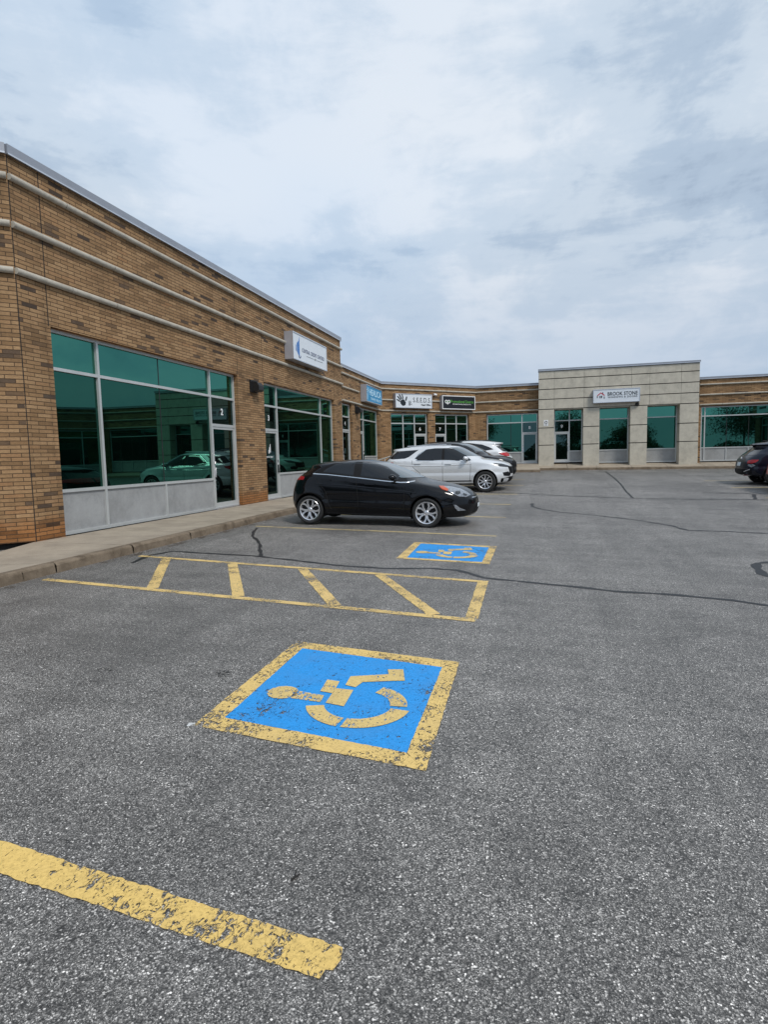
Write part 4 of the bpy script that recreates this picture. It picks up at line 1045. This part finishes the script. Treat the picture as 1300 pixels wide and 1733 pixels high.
def mirror(car, root, x, z, paint, side, s=1.0):
    yb = float(car.y(x, z)); mb = MB(); n = 10; m = 8
    for i in range(m + 1):
        ph = math.pi * i / m
        for k in range(n):
            t = 2 * math.pi * k / n; dx = .085 * s * math.cos(ph); rr = math.sin(ph)
            px = dx - .02 * rr * rr
            mb.v.append((x - car.L / 2 + px, side * (yb + .11 * s + .115 * s * rr * math.cos(t)), z + .07 * s + (.075 * s * rr * math.sin(t)) * (1.0 if math.sin(t) > 0 else .8)))
    for i in range(m):
        for k in range(n): mb.f.append((i * n + k, i * n + (k + 1) % n, (i + 1) * n + (k + 1) % n, (i + 1) * n + k)); mb.mi.append(0)
    o = mb.build('wing_mirror', paint, root, 50)
    st = MB(); st.tube((x - car.L / 2 + .03, side * (yb - .01), z - .005), (x - car.L / 2, side * (yb + .07), z + .03), .028, .02, 8); st.build('mirror_stalk', M['trim'], o)
def handle(car, root, x, z, m_, side):
    yb = float(car.y(x, z)); mb = MB(); mb.hexa([(x - .11 - car.L / 2, side * (yb + .008), z - .013), (x + .11 - car.L / 2, side * (yb + .008), z - .018), (x + .11 - car.L / 2, side * (yb + .032), z - .014), (x - .11 - car.L / 2, side * (yb + .034), z - .009), (x - .11 - car.L / 2, side * (yb + .008), z + .015), (x + .11 - car.L / 2, side * (yb + .008), z + .010), (x + .11 - car.L / 2, side * (yb + .03), z + .006), (x - .11 - car.L / 2, side * (yb + .032), z + .011)])
    mb.build('door_handle', m_, root)

HATCH = dict(L=4.22, hw=.885, zm=.56, tum=.56, Lf=.95, Lr=.55, wx=(.59, 3.22), wr=.318, gap=.04, belt=[(0, 1.04), (.68, 1.10), (1.69, 1.03), (2.62, .95), (3.2, .93), (4.22, .8)],
    sil=[(.14, .24), (.04, .36), (0, .52), (.02, .70), (.07, .88), (.14, 1.0), (.27, 1.12), (.44, 1.245), (.38, 1.295), (.58, 1.345), (.82, 1.385), (1.1, 1.41), (1.45, 1.428), (1.8, 1.418), (2.15, 1.37), (2.5, 1.255), (2.85, 1.115), (3.1, 1.02), (3.25, .985), (3.5, .94), (3.8, .865), (4.02, .785), (4.14, .70), (4.2, .60), (4.22, .48), (4.2, .34), (4.12, .24), (3.9, .19), (3.4, .185), (2, .18), (.8, .19), (.4, .21)])
SUV = dict(L=4.65, hw=.92, zm=.68, tum=.50, Lf=.85, Lr=.5, wx=(1.03, 3.76), wr=.36, gap=.05, crease=.9, belt=[(0, 1.15), (.6, 1.16), (1.3, 1.13), (2.3, 1.085), (3.4, 1.06), (4.65, .92)],
    sil=[(.12, .34), (.03, .45), (0, .6), (.02, .85), (.1, 1.05), (.22, 1.22), (.42, 1.44), (.36, 1.53), (.7, 1.585), (1.2, 1.635), (1.9, 1.655), (2.5, 1.635), (2.85, 1.57), (3.2, 1.40), (3.55, 1.215), (3.72, 1.15), (4.0, 1.11), (4.3, 1.05), (4.5, .98), (4.61, .88), (4.65, .72), (4.65, .55), (4.6, .40), (4.45, .29), (4.0, .27), (2.5, .26), (1, .27), (.4, .30)])
SUV2 = dict(SUV, L=4.5, sil=[(.10, .36), (.02, .47), (0, .62), (.04, .85), (.12, 1.02), (.28, 1.17), (.55, 1.40), (.40, 1.50), (.7, 1.565), (1.2, 1.625), (1.8, 1.65), (2.35, 1.62), (2.75, 1.53), (3.1, 1.37), (3.4, 1.20), (3.6, 1.11), (3.9, 1.07), (4.2, 1.01), (4.38, .93), (4.47, .82), (4.5, .68), (4.5, .52), (4.44, .38), (4.3, .29), (3.9, .27), (2.4, .26), (1, .28), (.4, .31)], wx=(.95, 3.62))

def hatch(label, x, y, z, rot):
    c = Car(HATCH); t = thing('parked_car', label, 'car', (x, y, z), None, rot); P = M['k_black']
    c.body(t, P)
    ws = np.linspace(1.045, 1.36, 12); c.screen('windscreen', ws, 0, M['wglass'], t, True, .90)
    c.screen('rear_window', np.linspace(1.05, 1.21, 5), 0, M['cglass'], t, False, .80)
    for s in (-1, 1):
        c.patch('pillar_trim', [(.66, 1.125), (.84, 1.24), (1.08, 1.345), (1.6, 1.385), (2.02, 1.365), (2.3, 1.29), (2.62, 1.12), (2.80, .975), (2.6, .965), (1.69, 1.05), (.9, 1.12)], M['trim'], t, s, .003)
        c.patch('side_window', [(.87, 1.15), (.95, 1.225), (1.14, 1.325), (1.36, 1.36), (1.59, 1.372), (1.59, 1.085), (1.2, 1.122)], M['cglass'], t, s, .006)
        c.patch('side_window', [(1.74, 1.372), (2.02, 1.35), (2.26, 1.28), (2.53, 1.13), (2.60, 1.085), (2.60, .995), (2.2, 1.03), (1.74, 1.072)], M['cglass'], t, s, .006)
        c.strip('chrome_strip', [(.66, 1.115), (1.0, 1.10), (1.69, 1.04), (2.3, .98), (2.64, .952), (2.76, .955), (2.93, .985)], .022, M['chrome'], t, s, .009)
        c.patch('tail_light', [(.045, .93), (.085, 1.035), (.2, 1.07), (.46, 1.045), (.44, .98), (.25, .965), (.14, .92)], M['tail'], t, s, .008)
        hl = c.patch('headlight', [(3.50, .885), (3.66, .868), (3.86, .822), (4.02, .745), (4.09, .69), (4.02, .655), (3.88, .672), (3.74, .74)], M['lamp'], t, s, .008)
        c.patch('lens_core', [(3.80, .775), (3.88, .775), (3.91, .73), (3.85, .70), (3.79, .73)], M['lampd'], hl, s, .013); c.patch('lens_core', [(3.95, .735), (4.03, .70), (4.02, .675), (3.95, .69)], M['lampd'], hl, s, .013)
        c.patch('amber_light', [(3.44, .888), (3.54, .878), (3.67, .81), (3.64, .785), (3.53, .82)], M['amber'], t, s, .010)
        c.patch('fog_light', [(3.78, .50), (3.83, .50), (3.90, .44), (4.03, .375), (3.86, .37), (3.82, .42)], M['lamp'], t, s, .010)
        c.strip('door_seam', [(.72, 1.10), (.78, .95), (.98, .72), (1.02, .5), (1.1, .33)], .008, M['seam'], t, s); c.strip('door_seam', [(1.665, 1.04), (1.70, .7), (1.72, .33)], .009, M['seam'], t, s); c.strip('door_seam', [(2.72, .94), (2.74, .7), (2.72, .33)], .008, M['seam'], t, s)
        c.strip('side_crease', [(.75, .90), (1.4, .875), (2.4, .80), (3.0, .74)], .03, P, t, s, .008); c.strip('side_crease', [(1.1, .42), (1.9, .40), (2.75, .36)], .035, P, t, s, .010)
        c.strip('sill_trim', [(1.0, .235), (2.85, .225)], .06, M['trim'], t, s, .006)
        handle(c, t, .98, .98, P, s); handle(c, t, 1.98, .91, P, s); mirror(c, t, 2.50, .985, P, s)
    c.face_patch('grille', [(-.42, .30), (.42, .30), (.36, .50), (.0, .54), (-.36, .50)], M['trim'], t, True)
    c.face_patch('grille', [(-.38, .60), (.38, .60), (.42, .67), (-.42, .67)], M['trim'], t, True); c.face_patch('chrome_bar', [(-.40, .632), (.40, .632), (.40, .65), (-.40, .65)], M['chrome'], t, True, .012)
    c.face_patch('licence_plate', [(-.15, .42), (.15, .42), (.15, .50), (-.15, .50)], M['plate'], t, True, .016)
    c.face_patch('licence_plate', [(-.15, .62), (.15, .62), (.15, .74), (-.15, .74)], M['plate'], t, False, .012)
    put_wheels(c, t, 'pair', .235)
    return t
def suv(label, spec, x, y, z, rot, paint, style, kind='silver'):
    c = Car(spec); L = c.L; t = thing('parked_car', label, 'car', (x, y, z), None, rot); P = M[paint]; d = L - 4.65
    c.body(t, P); wx0, wx1 = spec['wx']
    c.screen('windscreen', np.linspace(1.24, 1.56, 12), 0, M['wglass'], t, True, .90)
    c.screen('rear_window', np.linspace(1.13, 1.36, 7) if kind != 'night' else np.linspace(1.10, 1.34, 7), 0, M['cglass'], t, False, .84)
    k = L / 4.65
    for s in (-1, 1):
        S_ = lambda pts: [(p[0] * k, p[1]) for p in pts]
        c.patch('pillar_trim', S_([(1.36, 1.13), (1.30, 1.20), (1.42, 1.34), (1.67, 1.505), (2.0, 1.54), (2.5, 1.535), (2.75, 1.48), (2.98, 1.36), (3.32, 1.075), (2.3, 1.095)]), M['trim'], t, s, .003)
        if kind == 'silver':
            c.patch('quarter_window', S_([(.64, 1.46), (1.42, 1.50), (1.10, 1.26), (.95, 1.20), (.52, 1.18), (.36, 1.22)]), M['cglass'], t, s, .006)
            fr_ = c.strip('chrome_strip', S_([(1.70, 1.515), (1.40, 1.29), (1.31, 1.20), (1.40, 1.125), (2.2, 1.10), (3.26, 1.075)]), .022, M['chrome'], t, s, .010)
            c.patch('side_window', S_([(1.37, 1.21), (1.45, 1.31), (1.68, 1.485), (2.0, 1.52), (2.27, 1.525), (2.27, 1.115), (1.42, 1.14)]), M['cglass'], t, s, .006)
        else:
            c.patch('side_window', S_([(.78, 1.23), (1.0, 1.34), (1.3, 1.45), (1.68, 1.50), (2.27, 1.525), (2.27, 1.115), (1.42, 1.14)]), M['cglass'], t, s, .006)
        c.patch('side_window', S_([(2.34, 1.525), (2.72, 1.475), (2.95, 1.35), (3.28, 1.09), (2.34, 1.112)]), M['cglass'], t, s, .006)
        c.strip('door_seam', S_([(1.22, 1.13), (1.25, .9), (1.50, .68), (1.55, .42)]), .011, M['seam'], t, s); c.strip('door_seam', S_([(2.30, 1.09), (2.30, .7), (2.30, .40)]), .011, M['seam'], t, s); c.strip('door_seam', S_([(3.26, 1.05), (3.27, .8), (3.24, .40)]), .011, M['seam'], t, s)
        c.strip('side_crease', S_([(.7, .98), (1.5, .93), (2.4, .93), (3.3, .985)]), .05, P, t, s, .007)
        c.strip('sill_trim', [(wx0 + .40, .335), (wx1 - .40, .335)], .15, M['trim'], t, s, .010)
        ar = [(wx1 + (spec['wr'] + .075) * math.cos(a), spec['wr'] + (spec['wr'] + .075) * math.sin(a)) for a in np.linspace(.0, math.pi, 22)]
        c.strip('arch_trim', [(p[0], max(.33, p[1])) for p in ar], .035, M['trim'] if kind != 'silver' else P, t, s, .008)
        ar = [(wx0 + (spec['wr'] + .075) * math.cos(a), spec['wr'] + (spec['wr'] + .075) * math.sin(a)) for a in np.linspace(.0, math.pi, 22)]
        c.strip('arch_trim', [(p[0], max(.33, p[1])) for p in ar], .035, M['trim'] if kind != 'silver' else P, t, s, .008)
        if kind != 'night': c.patch('tail_light', S_([(.11, .93), (.15, 1.05), (.24, 1.10), (.56, 1.07), (.48, 1.0), (.24, .92)]), M['tail'], t, s, .010)
        else:
            c.patch('tail_light', S_([(.10, .80), (.125, .90), (.22, .94), (.40, .93), (.34, .85), (.2, .79)]), M['tail'], t, s, .010); c.patch('reverse_light', S_([(.11, .70), (.11, .76), (.24, .77), (.3, .72), (.2, .65)]), M['lamp'], t, s, .010)
        c.patch('headlight', S_([(4.02, .985), (4.3, .96), (4.50, .90), (4.585, .855), (4.50, .835), (4.25, .87)]), M['lampd'], t, s, .010); c.strip('daytime_lamp', S_([(4.12, .95), (4.3, .915), (4.52, .865)]), .018, M['lamp'], t, s, .014)
        c.patch('fog_light', S_([(4.34, .66), (4.52, .69), (4.60, .60), (4.56, .53), (4.38, .55)]), M['trim'], t, s, .010)
        handle(c, t, 1.42 * k, 1.02, P, s); handle(c, t, 2.5 * k, .99, P, s); mirror(c, t, 3.12 * k, 1.085, P, s, 1.1)
        rr = MB(); zr = 1.555; rr.tube((1.0 * k - L / 2, s * (float(c.W(1.0, zr)) - .07), 1.63), (2.4 * k - L / 2, s * (float(c.W(2.4, zr)) - .07), 1.655), .016, None, 8); rr.build('roof_rail', M['trim'] if kind != 'silver' else M['alloy'], t)
    c.face_patch('grille', [(-.52, .62), (.52, .62), (.58, .86), (-.58, .86)], M['trim'], t, True, .010)
    c.face_patch('front_bumper', [(-.74, .32), (.74, .32), (.80, .46), (.5, .52), (-.5, .52), (-.80, .46)], M['trim'], t, True, .012)
    c.face_patch('rear_bumper', [(-.78, .36), (.78, .36), (.82, .60), (-.82, .60)], M['trim'], t, False, .014)
    pz = .70 if kind == 'night' else .78
    c.face_patch('licence_plate', [(-.155, pz), (.155, pz), (.155, pz + .14), (-.155, pz + .14)], M['plate'], t, False, .018)
    if kind == 'night':
        for s in (-1, 1): c.face_patch('bumper_accent', [(s * .50, .47), (s * .78, .56), (s * .78, .585), (s * .50, .50)], M['alloy'], t, False, .022)
        bd = MB(); bd.tube((c.solve(.98, 0, False) - L / 2 + .01, 0, .98), (c.solve(.98, 0, False) - L / 2 - .012, 0, .98), .055, None, 16); bd.build('badge', M['chrome'], t)
        ex = MB(); ex.tube((.02 - L / 2, -.5, .36), (.25 - L / 2, -.5, .36), .035, None, 12); ex.build('exhaust_tip', M['chrome'], t)
    wp = MB(); e = c.solve(1.2, 0, False) - L / 2; wp.tube((e - .02, .0, 1.13), (e + .09, .28, 1.2), .012, .008, 6); wp.build('wiper', M['trim'], t)
    put_wheels(c, t, style, .245 if kind != 'night' else .23)
    return t
hatch('black hatchback with a chrome window strip parked by the nearest blue square', -3.44, 13.06, gz(-3.44, 13.06) - .012, (0, .027, 0))
suv('silver crossover parked beyond the black hatchback', SUV, -5.53 + 4.65 / 2 - .05, 21.25, gz(-1.8, 20.4) - .0, (0, .0, 0), 'k_silver', 'vee')
suv('dark graphite crossover mostly hidden behind the silver one', SUV2, -3.15, 23.75, .48, (0, 0, 0), 'k_dark', 'five', 'plain')
suv('white crossover parked nose first to the kerb behind the dark one', SUV2, -3.42, 26.5, .58, (0, 0, math.pi), 'k_white', 'vee', 'plain')
suv('midnight crossover seen from behind at the right edge', SUV2, 6.62 + 2.1, 22.95, gz(7.2, 22.9), (0, 0, 0), 'k_navy', 'five', 'night').scale = (.93, .95, .90)
suv('red hatchback whose tail just enters the right edge of the picture', dict(SUV2, L=4.2), 6.72 + 2.1, 20.2, gz(7.5, 20.2) - .04, (0, 0, 0), 'k_red', 'five', 'plain')

# ------------------------------------------------------------------ trees behind the camera, mirrored in the far glass
def tree(label, x, y, h, w, leafm, seed):
    r = random.Random(seed); t = thing('tree', label, 'tree', (x, y, gz(x, y)), 'trees across the lot')
    b = MB(); top = Vector((r.uniform(-.3, .3), r.uniform(-.3, .3), h * .55)); b.tube((0, 0, -.2), top, .22, .11, 9); tips = []
    for k in range(9):
        a = k * 2.4 + r.uniform(-.3, .3); z = h * r.uniform(.28, .55); o = top * (z / top.z); e = o + Vector((math.cos(a) * w * .34, math.sin(a) * w * .34, h * r.uniform(.14, .34)))
        b.tube(o, e, .07, .02, 6); tips += [e, (o + e) / 2 + Vector((0, 0, .4))]
    tips.append(top + Vector((0, 0, h * .3)))
    b.build('trunk', M['bark'], t, 60); c = MB()
    for k in range(9000):
        q = r.choice(tips) + Vector((r.gauss(0, w * .13), r.gauss(0, w * .13), r.gauss(0, h * .085)))
        n = Vector((r.gauss(0, 1), r.gauss(0, 1), r.gauss(.4, 1))).normalized(); u = n.orthogonal().normalized(); v = n.cross(u); s = r.uniform(.11, .22)
        c.quad([q - u * s, q + v * s * .55, q + u * s, q - v * s * .55])
    c.build('crown', M[leafm], t, fix=False)
for i, (x, y, h, w, lm, lb) in enumerate([(-14, -62, 11, 8, 'leaf', 'leafy tree behind the viewpoint, mirrored in the glass of unit 8'), (-26, -70, 13, 9, 'leaf2', 'darker leafy tree left of the one mirrored in unit 8'), (7, -66, 12, 8, 'leaf2', 'dark tree mirrored in the first window of the concrete front'),
        (20, -72, 9, 8, 'leaf', 'bright green tree mirrored in the middle window of the concrete front'), (38, -58, 13, 11, 'leaf2', 'broad dark tree mirrored in the long window at the right'), (50, -62, 11, 9, 'leaf', 'bushy tree farthest right in the mirrored view')]):
    tree(lb, x, y, h, w, lm, 40 + i)
hd = MB()
rr = random.Random(5)
rx = [rr.gauss(0, 1) for _ in range(80)]
def ridge(x): return 3.2 + 1.5 * math.sin(x * .11) + 1.1 * math.sin(x * .29 + 1) + .7 * math.sin(x * .71 + 2)
for k in range(110):                            # dense lower mass behind the loose outer leaves
    x0 = -90 + 2 * k; h0, h1 = ridge(x0) * .72, ridge(x0 + 2) * .72
    hd.hexa([(x0, -94, -2), (x0 + 2, -94, -2), (x0 + 2, -89, -2), (x0, -89, -2), (x0, -92, h0), (x0 + 2, -92, h1), (x0 + 2, -90.5, h1), (x0, -90.5, h0)])
for k in range(26000):
    x_ = rr.uniform(-90, 130); q = Vector((x_, rr.uniform(-93, -87), ridge(x_) * abs(1 - abs(rr.gauss(0, .45))))); n = Vector((rr.gauss(0, 1), rr.gauss(0, 1), rr.gauss(0, 1))).normalized(); u = n.orthogonal().normalized(); v = n.cross(u); s = rr.uniform(.14, .38)
    hd.quad([q - u * s, q + v * s * .6, q + u * s, q - v * s * .6])
tag(hd.build('treeline', M['leaf2'], None, fix=False), 'low far off line of trees across the road, mirrored in the glass', 'treeline', None, 'stuff')
print('objects', len(bpy.data.objects))
